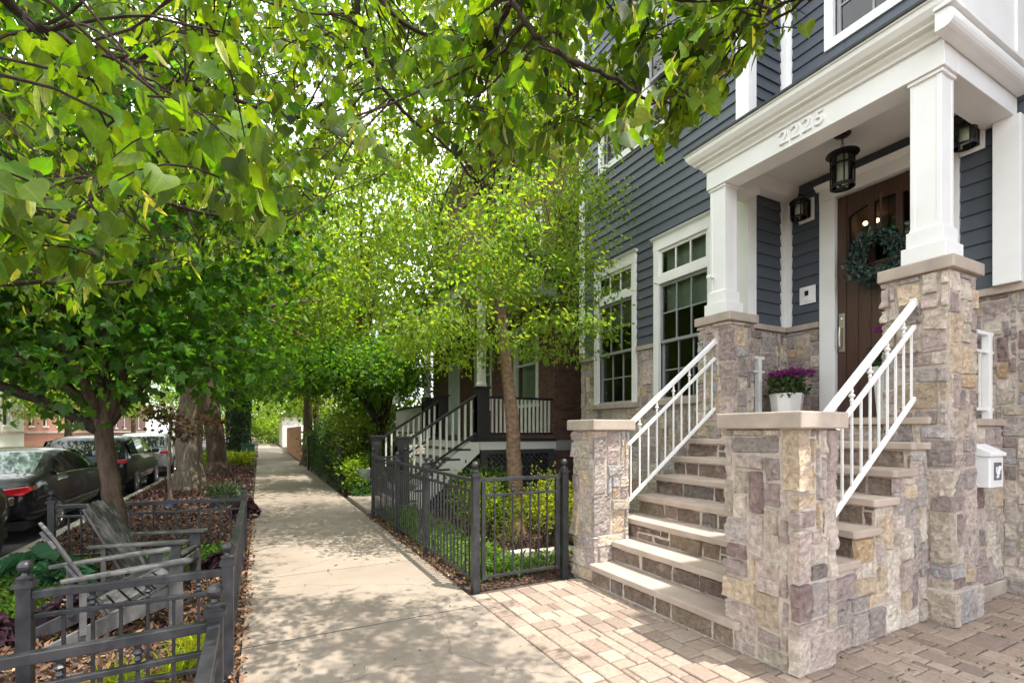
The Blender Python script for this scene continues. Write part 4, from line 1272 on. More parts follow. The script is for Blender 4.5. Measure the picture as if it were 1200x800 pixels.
# ------------------------------------------------------------------ slatted lounge chairs
def lounge_chair(label, loc, rz, mat):
    """faces +x before turning; base centre at the origin"""
    root = thing('adirondack_chair', label, 'chair', (0, 0, 0), 'grey slatted lounge chairs', local=True)
    W = 0.275
    for s in (-1, 1):
        yy = s * (W - 0.02)
        mb = MB()   # side rail sloping back to the ground
        mb.prism([(0.36, 0.20), (0.36, 0.36), (0.30, 0.385), (-0.10, 0.24), (-0.62, 0.07), (-0.66, 0.0), (-0.50, 0.0), (0.0, 0.13)], 'y', yy - 0.014, yy + 0.014)
        mb.build('side_rail', M[mat], root, bevel=0.003)
        mb = MB(); mb.box(0.27, 0.38, s * W + s * 0.001, s * (W + 0.026), 0.0, 0.53); mb.build('leg', M[mat], root, bevel=0.003)
        mb = MB(); mb.prism([(-0.46, s * (W - 0.02)), (0.43, s * (W - 0.055)), (0.46, s * (W + 0.02)), (0.44, s * (W + 0.07)), (0.0, s * (W + 0.065)), (-0.46, s * (W + 0.04))][::s], 'z', 0.531, 0.556)
        mb.build('armrest', M[mat], root, bevel=0.005)
        mb = MB(); mb.box(-0.345, -0.30, s * (W - 0.004), s * (W + 0.022), 0.12, 0.53); mb.build('arm_support', M[mat], root, bevel=0.003)
    for k in range(6):
        x0 = 0.36 - k * 0.088; z0 = 0.372 - k * 0.031
        mb = MB(); mb.bar((x0 - 0.037, -W + 0.006, z0 + 0.006), (x0 - 0.037, W - 0.006, z0 + 0.006), 0.078, 0.022, up=(-0.33, 0, 0.94)); mb.build('seat_slat', M[mat], root, bevel=0.003)
    mb = MB(); mb.box(0.355, 0.376, -W + 0.005, W - 0.005, 0.265, 0.355); mb.build('apron', M[mat], root, bevel=0.003)
    ax = Vector((-0.47, 0, 0.85)).normalized()
    tilt = Vector((0.85, 0, 0.47)).normalized()
    for k in range(5):
        yc = (k - 2) * 0.106
        p = Vector((-0.115, yc, 0.17)); q = p + ax * (0.88 - 0.012 * abs(k - 2) ** 2)
        mb = MB(); mb.bar(p, q, 0.099, 0.022, up=tilt); mb.build('back_slat', M[mat], root, bevel=0.003)
    for h in (0.12, 0.42, 0.75):
        c = Vector((-0.115, 0, 0.17)) + ax * h - tilt * 0.028
        mb = MB(); mb.bar(c + Vector((0, -W + 0.01 - (0.03 if h == 0.42 else 0), 0)), c + Vector((0, W - 0.01 + (0.03 if h == 0.42 else 0), 0)), 0.06, 0.024, up=tilt); mb.build('back_rail', M[mat], root, bevel=0.003)
    root.location = loc; root.rotation_euler = (0, 0, rz); root.scale = (0.84, 0.95, 0.93)
    return root
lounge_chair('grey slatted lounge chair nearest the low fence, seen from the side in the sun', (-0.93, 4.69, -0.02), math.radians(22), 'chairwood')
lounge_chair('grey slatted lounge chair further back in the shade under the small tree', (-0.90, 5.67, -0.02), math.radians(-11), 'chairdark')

# ------------------------------------------------------------------ parked cars (noses toward +y)
def car(name, label, loc, L, Wd, Hh, paint, kind, rz=0):
    root = thing(name, label, 'car', (0, 0, 0), 'cars parked along the kerb', local=True)
    w = Wd / 2
    if kind == 'sedan':   # (y, z floor, z belt, z top, half width belt, half width top)
        st = [(0, .42, .60, .62, .78, .70), (.03, .32, .86, .90, .90, .80), (.25, .24, .98, 1.01, .96, .82), (.75, .22, 1.0, 1.05, 1.0, .80), (1.45, .22, 1.0, 1.36, 1.0, .70), (2.05, .22, 0.99, Hh, 1.0, .68),
              (2.75, .22, 0.97, Hh - .02, 1.0, .69), (3.25, .22, .96, 1.27, 1.0, .74), (3.72, .22, .95, 1.0, 1.0, .84), (4.3, .23, .88, .93, .97, .82), (4.72, .28, .72, .80, .90, .74), (4.84, .40, .58, .60, .78, .66)]
        cab = (3, 8)
    else:
        st = [(0, .45, .75, .80, .84, .74), (.02, .36, 1.02, 1.10, .93, .82), (.10, .32, 1.08, 1.25, .97, .80), (.42, .28, 1.09, Hh - .03, 1.0, .78), (1.2, .28, 1.08, Hh, 1.0, .79), (2.2, .28, 1.07, Hh, 1.0, .79),
              (2.85, .28, 1.06, Hh - .06, 1.0, .78), (3.30, .28, 1.05, 1.34, 1.0, .82), (3.62, .28, 1.04, 1.10, 1.0, .88), (4.3, .28, 1.0, 1.06, .98, .86), (4.72, .32, .86, .95, .93, .8), (4.86, .45, .66, .70, .82, .7)]
        cab = (2, 8)
    sc = L / st[-1][0]
    def ring(s, g=0.0):
        y, zf, zb, zt, wb, wt = s
        y *= sc; wb *= w; wt *= w
        zm = zf + (zb - zf) * 0.55
        h = [(wb * .90, zf), (wb * .985, zf + .10), (wb * 1.0 + g, zm), (wb * .965 + g, zb), (wt + (wb * .965 - wt) * .12 + g, zt - (zt - zb) * .10), (wt * .80, zt + g), (wt * .4, zt + (zt - zb) * .04 + g)]
        return [(x, y, z) for x, z in h] + [(-x, y, z) for x, z in h[::-1]]
    mb = MB()
    R = [ring(s) for s in st]; n = len(R[0])
    vs = [p for r in R for p in r]; fs = []
    for i in range(len(R) - 1):
        for k in range(n):
            fs.append((i * n + k, i * n + (k + 1) % n, (i + 1) * n + (k + 1) % n, (i + 1) * n + k))
    fs += [tuple(range(n)), tuple(range((len(R) - 1) * n, len(R) * n))]
    mb.add(vs, fs)
    mb.build('body', paint, root, smooth=True, sub=1)
    # side windows and screens lie a few millimetres proud of the shell
    def side_pt(yq, f, s, g=0.012):
        ys = [a[0] * sc for a in st]
        i = max(0, min(len(ys) - 2, int(np.searchsorted(ys, yq) - 1)))
        t = (yq - ys[i]) / (ys[i + 1] - ys[i])
        v = [a + (b2 - a) * t for a, b2 in zip(st[i], st[i + 1])]
        wb, wt, zb, zt = v[4] * w * .965, v[5] * w, v[2], v[3]
        wt2 = wt + (wb - wt) * .12; zt2 = zt - (zt - zb) * .10
        return (s * (wb + (wt2 - wb) * f + g), yq, zb + (zt2 - zb) * f + 0.004)
    spans = [(1.02, 1.95, .30, .95), (2.02, 3.32, .95, .42)] if kind == 'sedan' else [(0.45, 1.15, .85, .92), (1.22, 2.12, .95, .95), (2.2, 3.28, .95, .45)]
    for s in (-1, 1):
        for (ya, yb, fa, fb) in spans:
            mb = MB(); vs = []; m = 8
            for i in range(m + 1):
                yq = (ya + (yb - ya) * i / m) * sc
                f = min(.93, fa + (fb - fa) * i / m + .5 * math.sin(PI * i / m) * (0.3 if abs(fa - fb) > .2 else 0))
                for q in (0.06, 0.5, 1.0): vs.append(side_pt(yq, max(.08, f * q), s))
            fs = [(i * 3 + j, i * 3 + 3 + j, i * 3 + 4 + j, i * 3 + 1 + j) for i in range(m) for j in range(2)]
            mb.add(vs, fs); mb.build('window', M['carglass'], root, smooth=True)
        mb = MB(); ya, yb = spans[0][0], spans[-1][1]
        mb.tube([side_pt((ya + (yb - ya) * i / 10) * sc, .03, s, .016) for i in range(11)], 0.010, 5); mb.build('trim', M['chrome'], root)
        mb = MB(); p = side_pt(3.30 * sc, .12, s, .10); mb.box(p[0] - .09, p[0] + .09, p[1] - .06, p[1] + .06, p[2] - .02, p[2] + .11); mb.build('mirror', paint, root, bevel=0.03)
    def screen(y0, z0, w0, y1, z1, w1, mat, nm):
        mb = MB(); m = 6; vs = []
        for i in range(m + 1):
            t = -1 + 2 * i / m; bow = .05 * (1 - t * t)
            sg = -1 if y1 > y0 else 1
            vs.append((w0 * t, y0 * sc + sg * bow, z0)); vs.append((w1 * t, y1 * sc + sg * bow, z1))
        mb.add(vs, [(i * 2, i * 2 + 1, i * 2 + 3, i * 2 + 2) for i in range(m)]); mb.build(nm, mat, root, smooth=True)
    if kind == 'sedan':
        screen(.66, 1.065, .76 * w, 1.40, 1.375, .66 * w, M['paleglass'], 'rear_window')
        screen(3.80, 1.02, .80 * w, 3.0, 1.37, .66 * w, M['carglass'], 'windscreen')
    else:
        screen(.055, 1.13, .80 * w, .30, Hh - .12, .74 * w, M['carglass'], 'rear_window')
        screen(3.62, 1.13, .84 * w, 3.0, Hh - .14, .74 * w, M['carglass'], 'windscreen')
    zl = .80 if kind == 'sedan' else .93
    for s in (-1, 1):
        mb = MB()
        if kind == 'sedan': mb.prism([(s * w * .56, zl - .03), (s * w * .84, zl - .06), (s * w * .955, zl + .02), (s * w * .93, zl + .09), (s * w * .60, zl + .055)], 'y', -.025, .24)
        else: mb.prism([(s * w * .66, zl - .03), (s * w * .93, zl - .04), (s * w * .965, zl + .09), (s * w * .66, zl + .05)], 'y', -.03, .20)
        mb.build('tail_light', M['lamp_red'], root, bevel=0.012)
        mb = MB(); mb.prism([(s * w * .55, .62), (s * w * .90, .66), (s * w * .90, .78), (s * w * .55, .72)], 'y', (4.62 if kind == 'sedan' else 4.66) * sc, (4.83 if kind == 'sedan' else 4.85) * sc); mb.build('headlight', M['chrome'], root, bevel=0.015)
    mb = MB(); mb.box(-.26, .26, -.035, .02, .58 if kind == 'sedan' else .72, .70 if kind == 'sedan' else .84); mb.build('number_plate', M['plate'], root)
    mb = MB(); mb.box(-w * .55, w * .55, -.028, .03, .745 if kind == 'sedan' else .885, .765 if kind == 'sedan' else .91); mb.build('trim', M['chrome'], root)
    mb = MB(); mb.box(-w * .84, w * .84, .06, L - .06, .20, .34); mb.build('underbody', M['under'], root)
    r = .325 if kind == 'sedan' else .37
    for s in (-1, 1):
        for yy in (1.0 * sc, 3.83 * sc):
            def ringx(mbx, prof, n=24):
                b0 = len(mbx.v)
                for rr, xo in prof:
                    for k in range(n):
                        a = 2 * PI * k / n; mbx.v.append((s * (w * .99 + xo), yy + rr * math.cos(a), r + rr * math.sin(a)))
                for i in range(len(prof) - 1):
                    for k in range(n):
                        k2 = (k + 1) % n
                        mbx.f.append((b0 + i * n + k, b0 + i * n + k2, b0 + (i + 1) * n + k2, b0 + (i + 1) * n + k)); mbx.m.append(0); mbx.c.append((1, 1, 1))
            mb = MB(); ringx(mb, [(r * .62, -.22), (r * 1.0, -.22), (r, -.02), (r * .93, .012), (r * .66, .012), (r * .64, -.03)])
            wh = mb.build('wheel', M['rubber'], root)
            mb = MB(); ringx(mb, [(r * .66, .008), (r * .60, .012), (r * .58, -.03)])
            for k in range(10):
                a = 2 * PI * k / 10 + .1
                c = Vector((s * (w * .99 + .002), yy, r))
                mb.bar(c + Vector((0, math.cos(a), math.sin(a))) * r * .10, c + Vector((0, math.cos(a + .08), math.sin(a + .08))) * r * .60, .034, .02, up=(1, 0, 0))
            ringx(mb, [(r * .16, .012), (0.001, .016)], 12)
            mb.build('rim', M['alloy'], wh)
            mb = MB(); ringx(mb, [(r * 1.16, .004), (r * 1.02, .007), (r * .55, -.05), (0.001, -.05)]); mb.build('wheel_arch', M['under'], root)
    root.location = loc; root.rotation_euler = (0, 0, rz)
    return root
ZS = -0.245
car('parked_sedan', 'dark grey saloon car with red tail lamp, parked behind the lounge chairs', (-4.02, 10.15, ZS), 4.84, 1.84, 1.45, M['gunmetal'], 'sedan')
car('parked_suv', 'black sport utility car parked ahead of the grey saloon, behind the small tree trunk', (-4.02, 16.0, ZS), 4.9, 1.95, 1.62, M['blackcar'], 'suv')
car('parked_suv', 'silver van like car parked furthest up the street, left of the big pale trunk', (-4.0, 22.6, ZS), 4.9, 1.95, 1.66, M['silver'], 'suv')
car('parked_suv', 'black car at the left edge, only its front wing and wheel in view', (-4.05, 4.86, ZS), 4.86, 1.9, 1.58, M['blackcar'], 'suv')

# ------------------------------------------------------------------ the brick house next door
nb = thing('brick_house', 'dark red brick house behind the slim tree, with black and cream front porch and stairs', 'house', (7, 12, 0))
NX, NY = 5.78, 9.05
NW = [(9.75, 10.95, 2.15, 4.1), (12.3, 13.5, 2.15, 4.1), (14.75, 15.75, 1.36, 3.75), (9.55, 10.55, 4.95, 6.7), (12.0, 13.2, 4.95, 6.7), (14.6, 15.8, 4.95, 6.7)]
mb = MB()
for (p0, p1, q0, q1) in rects_minus(NY, 17.5, -0.05, 9.2, [(a, b2, c, d) for a, b2, c, d in NW]): mb.box(NX, NX + 0.25, p0, p1, q0, q1)
mb.box(NX + 0.25, 17, NY, NY + 0.25, -0.05, 9.2); mb.box(NX + 0.25, 17, 17.25, 17.5, -0.05, 9.2)
mb.build('wall', M['brick'], nb)
mb = MB(); mb.box(NX - 0.04, 17, NY - 0.04, 17.54, 1.08, 1.30); mb.build('water_table', M['granite'], nb)
mb = MB(); mb.box(NX - 0.5, 17.3, NY - 0.4, 17.9, 9.2, 9.5); mb.build('cornice', M['cream'], nb)
for i, (a, b2, c, d) in enumerate(NW):
    mb = MB()
    mb.box(NX - 0.03, NX + 0.08, a, a + 0.09, c, d); mb.box(NX - 0.03, NX + 0.08, b2 - 0.09, b2, c, d); mb.box(NX - 0.03, NX + 0.08, a + 0.09, b2 - 0.09, d - 0.10, d)
    if i != 2: mb.box(NX + 0.02, NX + 0.07, a + 0.09, b2 - 0.09, (c + d) / 2 - 0.025, (c + d) / 2 + 0.025); mb.box(NX - 0.05, NX + 0.08, a - 0.03, b2 + 0.03, c - 0.07, c)
    w = mb.build('door' if i == 2 else 'window', M['cream'], nb)
    mb = MB()
    if i == 2:
        mb.box(NX + 0.06, NX + 0.10, a + 0.09, b2 - 0.09, c, d - 0.10)
        for zz in (1.5, 2.5): mb.box(NX + 0.045, NX + 0.06, a + 0.2, b2 - 0.2, zz, zz + 0.85)
        mb.build('leaf_panel', M['blue_door'], w)
    else:
        mb.add([(NX + 0.06, a + .09, c), (NX + 0.06, b2 - .09, c), (NX + 0.06, b2 - .09, d - .1), (NX + 0.06, a + .09, d - .1)], [(0, 3, 2, 1)]); mb.build('pane', M['glass'], w, fix=False)
        mb = MB(); mb.box(NX + 0.20, NX + 0.21, a + .05, b2 - .05, c, d); mb.build('blind', M['shade'], w)
PX, DZ = 3.97, 1.34
mb = MB(); mb.box(PX - 0.06, NX, 8.96, 16.5, DZ - 0.05, DZ); mb.build('porch_floor', M['black'], nb, bevel=0.005)
mb = MB(); mb.box(PX, NX - 0.001, 9.0, 9.05, 1.12, DZ - 0.051); mb.box(PX, PX + 0.05, 9.051, 16.5, 1.12, DZ - 0.051); mb.build('fascia', M['cream'], nb)
def lattice_y(mbx, y, x0, x1, z0, z1, s=0.085, w=0.03):
    k = x0 - (z1 - z0)
    while k < x1:
        for sg in (1, -1):
            pts = []
            if sg == 1: a, b2 = (k, z0), (k + (z1 - z0), z1)
            else: a, b2 = (k, z1), (k + (z1 - z0), z0)
            t0 = max(0, (x0 - a[0]) / (b2[0] - a[0])); t1 = min(1, (x1 - a[0]) / (b2[0] - a[0]))
            if t1 - t0 > 0.03:
                f = lambda t: (a[0] + (b2[0] - a[0]) * t, y + 0.006 * sg, a[1] + (b2[1] - a[1]) * t)
                mbx.bar(f(t0), f(t1), 0.01, w, up=(sg * -0.7, 0, 0.7))
        k += s * 1.414
mb = MB(); lattice_y(mb, 9.05, 4.12, 5.62, 0.08, 1.05); mb.build('lattice_panel', M['lattice'], nb)
mb = MB()
for a, b2 in ((3.99, 4.13), (5.60, 5.76)): mb.box(a, b2, 9.012, 9.07, -0.05, 1.115)
mb.box(4.13, 5.60, 9.014, 9.068, 1.03, 1.114); mb.box(4.13, 5.60, 9.014, 9.068, -0.05, 0.09); mb.box(3.99, 5.77, 9.6, 9.65, -0.05, 1.1)
mb.build('lattice_frame', M['lattice'], nb)
def newel(x, y, z0, z1, w=0.24):
    mb = MB(); mb.box(x - w / 2, x + w / 2, y - w / 2, y + w / 2, z0, z1)
    for sx in (-1, 1):
        mb.box(x - w / 2 - 0.006, x + w / 2 + 0.006, y - w * .32, y + w * .32, z0 + 0.12, z1 - 0.14)
    mb.box(x - w * .32, x + w * .32, y - w / 2 - 0.006, y + w / 2 + 0.006, z0 + 0.12, z1 - 0.14)
    mb.box(x - w / 2 - 0.03, x + w / 2 + 0.03, y - w / 2 - 0.03, y + w / 2 + 0.03, z1, z1 + 0.04)
    return mb.build('newel', M['black'], nb, bevel=0.006)
newel(4.05, 9.13, DZ, 2.37, 0.25); newel(4.05, 11.55, DZ, 2.37, 0.25); newel(4.05, 12.75, DZ, 2.37, 0.25)
newel(2.40, 9.12, 0, 1.36, 0.22); newel(2.40, 11.45, 0, 1.36, 0.22)
for yy in (9.13, 12.75, 16.3):
    mb = MB(); mb.lathe(4.05, yy, [(0.115, 2.41), (0.115, 2.47), (0.095, 2.50), (0.095, 3.2), (0.078, 4.3), (0.10, 4.33), (0.11, 4.40), (0.11, 4.45)], 18); mb.build('porch_column', M['cream'], nb, smooth=False)
mb = MB(); mb.box(PX - 0.1, NX - 0.002, 8.95, 16.6, 4.45, 4.75); mb.build('porch_beam', M['cream'], nb)
mb = MB(); mb.prism([(PX - 0.35, 4.751), (NX - 0.002, 4.751), (NX - 0.002, 5.3), (PX - 0.35, 4.85)], 'y', 8.7, 16.8); mb.build('porch_roof', M['roofing'], nb)
def nrail(p, q, dz0, dz1, n):
    p, q = Vector(p), Vector(q)
    mb = MB(); mb.bar(p + Vector((0, 0, dz1)), q + Vector((0, 0, dz1)), 0.06, 0.05); mb.build('handrail', M['black'], nb, bevel=0.005)
    mb = MB(); mb.bar(p + Vector((0, 0, dz0)), q + Vector((0, 0, dz0)), 0.05, 0.045); mb.build('bottom_rail', M['black'], nb, bevel=0.005)
    for k in range(1, n):
        c = p + (q - p) * (k / n)
        mb = MB(); mb.box(c.x - 0.019, c.x + 0.019, c.y - 0.019, c.y + 0.019, c.z + dz0, c.z + dz1); mb.build('baluster', M['cream'], nb)
nrail((4.18, 9.10, DZ), (5.76, 9.10, DZ), 0.11, 0.86, 16)
nrail((2.50, 9.12, 0.42), (3.95, 9.12, DZ), 0.13, 0.90, 11)
nrail((2.50, 11.45, 0.42), (3.95, 11.45, DZ), 0.13, 0.90, 11)
nrail((4.05, 12.9, DZ), (4.05, 16.2, DZ), 0.11, 0.86, 26)
n = 7
for k in range(n):
    x0 = 2.42 + k * 0.222; z = (k + 1) * DZ / (n + 0.001)
    mb = MB(); mb.box(x0 - 0.03, x0 + 0.24, 9.02, 11.35, z - 0.04, z); mb.build('stair_tread', M['black'], nb, bevel=0.006)
    mb = MB(); mb.box(x0, x0 + 0.02, 9.05, 11.33, z - DZ / n, z - 0.041); mb.build('stair_riser', M['cream'], nb)
mb = MB(); mb.prism([(2.40, 0), (2.72, 0), (3.96, 1.06), (3.96, DZ - 0.06), (3.75, DZ - 0.06), (2.40, 0.22)], 'y', 9.025, 9.048); mb.build('stringer', M['cream'], nb)
mb = MB(); lattice_y(mb, 9.10, 2.9, 3.98, 0.02, 0.95); mb.build('lattice_panel', M['lattice'], nb)
mb = MB(); mb.box(1.76, 2.42, 9.15, 11.35, -0.3, 0.055); setting(mb.build('front_path', M['concrete'], bevel=0.01))

# ------------------------------------------------------------------ trees
def limb(mbx, pts, r0, r1, n=8, wob=0.0, rg=None, seg=5):
    P = [Vector(p) for p in pts]; out = []; rad = []
    m = (len(P) - 1) * seg
    for i in range(len(P) - 1):
        a0 = P[max(0, i - 1)]; a1 = P[i]; a2 = P[i + 1]; a3 = P[min(len(P) - 1, i + 2)]
        for k in range(seg + (1 if i == len(P) - 2 else 0)):
            t = k / seg
            p = 0.5 * ((2 * a1) + (a2 - a0) * t + (2 * a0 - 5 * a1 + 4 * a2 - a3) * t * t + (3 * a1 - 3 * a2 + a3 - a0) * t ** 3)
            if wob and rg is not None and 0 < i * seg + k < m: p = p + Vector(rg.normal(size=3) * wob)
            out.append(p); rad.append(r0 + (r1 - r0) * (i * seg + k) / m)
    mbx.tube(out, rad, n)
    return out
def crown(rg, blobs, ncl, nleaf, spread, flat=0.6, keep=None):
    """leaf positions gathered in clumps through the blobs (centre, radii)"""
    vol = np.array([r[0] * r[1] * r[2] for c, r in blobs]); vol = vol / vol.sum()
    cl = []
    while len(cl) < ncl:
        i = rg.choice(len(blobs), p=vol)
        v = rg.normal(size=3); v /= np.linalg.norm(v)
        p = np.array(blobs[i][0]) + v * np.array(blobs[i][1]) * (0.35 + 0.65 * rg.random() ** 0.5)
        if keep is None or keep(p): cl.append(p)
    cl = np.array(cl)
    pick = rg.integers(0, ncl, nleaf)
    P = cl[pick] + rg.normal(size=(nleaf, 3)) * spread * np.array((1, 1, flat))
    return cl, pick, P
def tree(name, label, trunk, r0, r1, blobs, ncl, nleaf, spread, size, colr, T, bark, seed, limbs=9, group=None, keep=None, droop=-0.5, cvar=0.2, flat=0.6, wob=0.02, cat='tree'):
    rg = np.random.default_rng(seed)
    base = trunk[0]
    root = thing(name, label, cat, base, group)
    mb = MB()
    tp = [(base[0], base[1], base[2] - 0.1)] + list(trunk)
    pts = limb(mb, trunk, r0, r1, 14, r0 * 0.06, rg)
    mb.lathe(base[0], base[1], [(r0 * 1.55, base[2] - 0.06), (r0 * 1.28, base[2] + r0 * 0.5), (r0 * 1.02, base[2] + r0 * 1.6)], 14)
    mb.build('trunk', M[bark], root, smooth=True)
    cl, pick_, P = crown(rg, blobs, ncl, nleaf, spread, flat, keep)
    top = Vector(trunk[-1])
    mb = MB()
    order = rg.permutation(ncl)[:limbs * 5]
    mains = order[:limbs]
    mp = []
    for i in mains:
        s = Vector(pts[int(len(pts) * (0.62 + 0.36 * rg.random())) - 1]); e = Vector(cl[i]); md = s.lerp(e, 0.5) + Vector((0, 0, 0.12 * (e - s).length))
        mp.append(limb(mb, [s, md, e], r1 * 0.75, r1 * 0.12, 7, wob, rg, 4))
    for i in order[limbs:]:
        e = Vector(cl[i]); best = min((q for pl in mp for q in pl[2:]), key=lambda q: (q - e).length)
        limb(mb, [best, best.lerp(e, 0.5) + Vector((0, 0, 0.06)), e], r1 * 0.22, r1 * 0.06, 5, wob * 0.6, rg, 3)
    mb.build('limb', M[bark if bark != 'bark_birch' else 'twig'], root, smooth=True)
    n = len(P)
    out = P - cl[pick_]
    D = out / np.maximum(np.linalg.norm(out, axis=1, keepdims=True), 1e-4) * 0.8 + unit(n, 0, rg) * 0.8 + np.array((0, 0, droop))
    U = unit(n, 1.6, rg)
    K = tints(n, colr, cvar * 0.7, 0.14, rg) * np.clip(1 + cvar * rg.normal(size=ncl), 0.6, 1.5)[pick_][:, None]
    leaf_mesh('crown', M['leaf'], P, D, U, size * (0.65 + 0.7 * rg.random(n)), T, K, root)
    return root

G_LIN = (0.062, 0.115, 0.010)
G_MAP = (0.045, 0.120, 0.016)
G_BIR = (0.120, 0.195, 0.030)
G_MID = (0.082, 0.142, 0.018)
# the small maple in the parkway bed
def keep_maple(p):
    q = pix(p)
    return q is None or q[1] < 462 - 0.00016 * (q[0] - 120) ** 2 + (0 if q[0] < 330 else -400)
tree('maple_tree', 'small dark trunked maple behind the grey lounge chairs, forking low over the parked cars',
     [(-1.30, 6.72, -0.03), (-1.43, 6.75, 0.8), (-1.52, 6.78, 1.55), (-1.55, 6.85, 2.3)], 0.098, 0.075,
     [((-1.9, 7.0, 3.9), (2.5, 2.3, 1.7)), ((-0.6, 7.6, 3.3), (1.8, 2.0, 1.2)), ((-3.3, 7.0, 3.1), (1.5, 1.8, 1.0)), ((-1.6, 7.6, 6.0), (3.2, 2.8, 2.0)), ((-2.2, 6.8, 2.35), (2.1, 1.6, 0.55)), ((-0.5, 8.0, 2.5), (1.7, 1.6, 0.6))], 310, 21000, 0.30, 0.115, G_MAP, MAPLE, 'bark_brown', 21, limbs=12, keep=keep_maple)
mtree = bpy.data.objects['maple_tree']
mb = MB(); rg = np.random.default_rng(2)
for pts, a, b2 in (([(-1.52, 6.78, 1.5), (-2.1, 6.9, 1.85), (-2.9, 7.1, 2.15), (-3.6, 7.2, 2.6)], .075, .02), ([(-1.52, 6.8, 1.6), (-1.95, 7.1, 2.1), (-2.3, 7.3, 2.8)], .06, .02),
                   ([(-1.50, 6.8, 1.55), (-1.2, 6.9, 2.0), (-0.8, 7.2, 2.7)], .06, .02), ([(-1.53, 6.8, 1.9), (-1.45, 6.5, 2.4), (-1.2, 6.2, 3.0)], .05, .015)):
    limb(mb, pts, a, b2, 8, 0.012, rg)
mb.build('limb', M['bark_dark'], mtree, smooth=True)

# the slim birch like tree in front of the neighbouring porch
def keep_birch(p):
    q = pix(p)
    if q is None: return True
    lim = [(330, 330), (380, 390), (440, 440), (500, 470), (560, 440), (590, 400), (640, 440), (690, 430), (760, 330), (790, 250)]
    y = np.interp(q[0], [a for a, _ in lim], [b2 for _, b2 in lim])
    return q[1] < y - 8 and p[0] < 5.2 and q[0] < 740
tree('birch_tree', 'slim tree with peeling tan bark and bright small leaves, behind the iron gate',
     [(3.50, 6.55, -0.03), (3.48, 6.58, 1.0), (3.42, 6.62, 2.0), (3.30, 6.68, 3.2), (3.20, 6.75, 4.6), (3.15, 6.8, 6.6), (3.1, 6.8, 8.2)], 0.132, 0.03,
     [((3.0, 6.7, 3.3), (2.0, 1.9, 1.25)), ((2.9, 6.8, 5.2), (2.0, 1.9, 1.9)), ((2.7, 6.8, 7.6), (1.9, 1.8, 1.7)), ((4.2, 6.2, 2.9), (0.9, 0.9, 0.9)), ((1.8, 7.2, 4.4), (1.0, 1.2, 1.3)), ((4.0, 6.7, 5.2), (1.1, 1.1, 2.2))], 330, 40000, 0.22, 0.064, G_BIR, OVAL, 'bark_birch', 31, limbs=18, keep=keep_birch, droop=-0.7, wob=0.03, flat=0.36)

# dark leaved sapling
tree('sapling', 'thin sapling with purple brown leaves, in front of the big pale trunk', [(-1.60, 11.9, -0.03), (-1.62, 11.9, 0.8), (-1.60, 11.95, 1.6), (-1.55, 11.95, 2.0)], 0.035, 0.022,
     [((-1.2, 11.9, 1.70), (0.6, 0.5, 0.25)), ((-1.9, 12.0, 1.9), (0.35, 0.4, 0.2))], 26, 420, 0.14, 0.085, (0.040, 0.022, 0.016), MAPLE, 'bark_grey', 41, limbs=5, wob=0.01)
mb = MB(); mb.lathe(-1.6, 11.9, [(0.10, -0.03), (0.12, 0.06), (0.07, 0.10)], 10); props(mb.build('tree_collar', M['bluebag'], org=(-1.6, 11.9, 0)), 'small blue wrap at the foot of the thin purple sapling', 'tree wrap')

# big street trees
tree('street_tree', 'big street tree with broad pale furrowed trunk, behind the purple sapling', [(-1.62, 15.1, -0.03), (-1.60, 15.1, 1.5), (-1.52, 15.1, 3.2), (-1.4, 15.1, 5.0)], 0.32, 0.24,
     [((-1.8, 14.5, 6.2), (4.2, 4.0, 2.9)), ((0.4, 13.6, 5.0), (2.2, 2.8, 1.6)), ((-4.0, 13.0, 4.6), (2.4, 3.0, 1.6))], 230, 15000, 0.42, 0.15, G_MID, OVAL, 'bark_grey', 51, limbs=14)
tree('street_tree', 'street tree with leaning brown trunk, just right of the big pale trunk', [(-1.25, 19.5, -0.03), (-1.38, 19.5, 1.5), (-1.6, 19.5, 3.5), (-1.7, 19.5, 5.5)], 0.31, 0.22,
     [((-1.5, 19.5, 6.5), (4.5, 4.0, 3.2))], 170, 9000, 0.45, 0.17, G_LIN, OVAL, 'bark_brown', 52, limbs=10)
root = tree('street_tree', 'ivy wrapped street tree beside the far end of the parkway', [(-0.92, 27, -0.03), (-0.9, 27, 2.0), (-0.8, 27, 4.0), (-0.7, 27, 6.0)], 0.36, 0.25,
     [((-0.9, 27, 7.2), (4.8, 4.5, 3.6)), ((1.0, 26, 4.8), (2.5, 2.5, 1.4))], 170, 9000, 0.5, 0.19, G_MAP, OVAL, 'bark_brown', 53, limbs=10)
rg = np.random.default_rng(9); n = 2600; a = rg.random(n) * 2 * PI; z = rg.random(n) * 3.6
rr = 0.42 + 0.10 * rg.random(n)
C = np.stack([-0.9 + rr * np.cos(a), 27 + rr * np.sin(a), z], 1); nrm = np.stack([np.cos(a), np.sin(a), np.zeros(n)], 1)
leaf_mesh('ivy', M['leaf_dull'], C, nrm * 0.5 + np.array((0, 0, -0.8)), nrm + unit(n, 0, rg) * 0.4, 0.11 + 0.06 * rg.random(n), OVAL, tints(n, (0.022, 0.055, 0.016), 0.35, 0.2, rg), root)

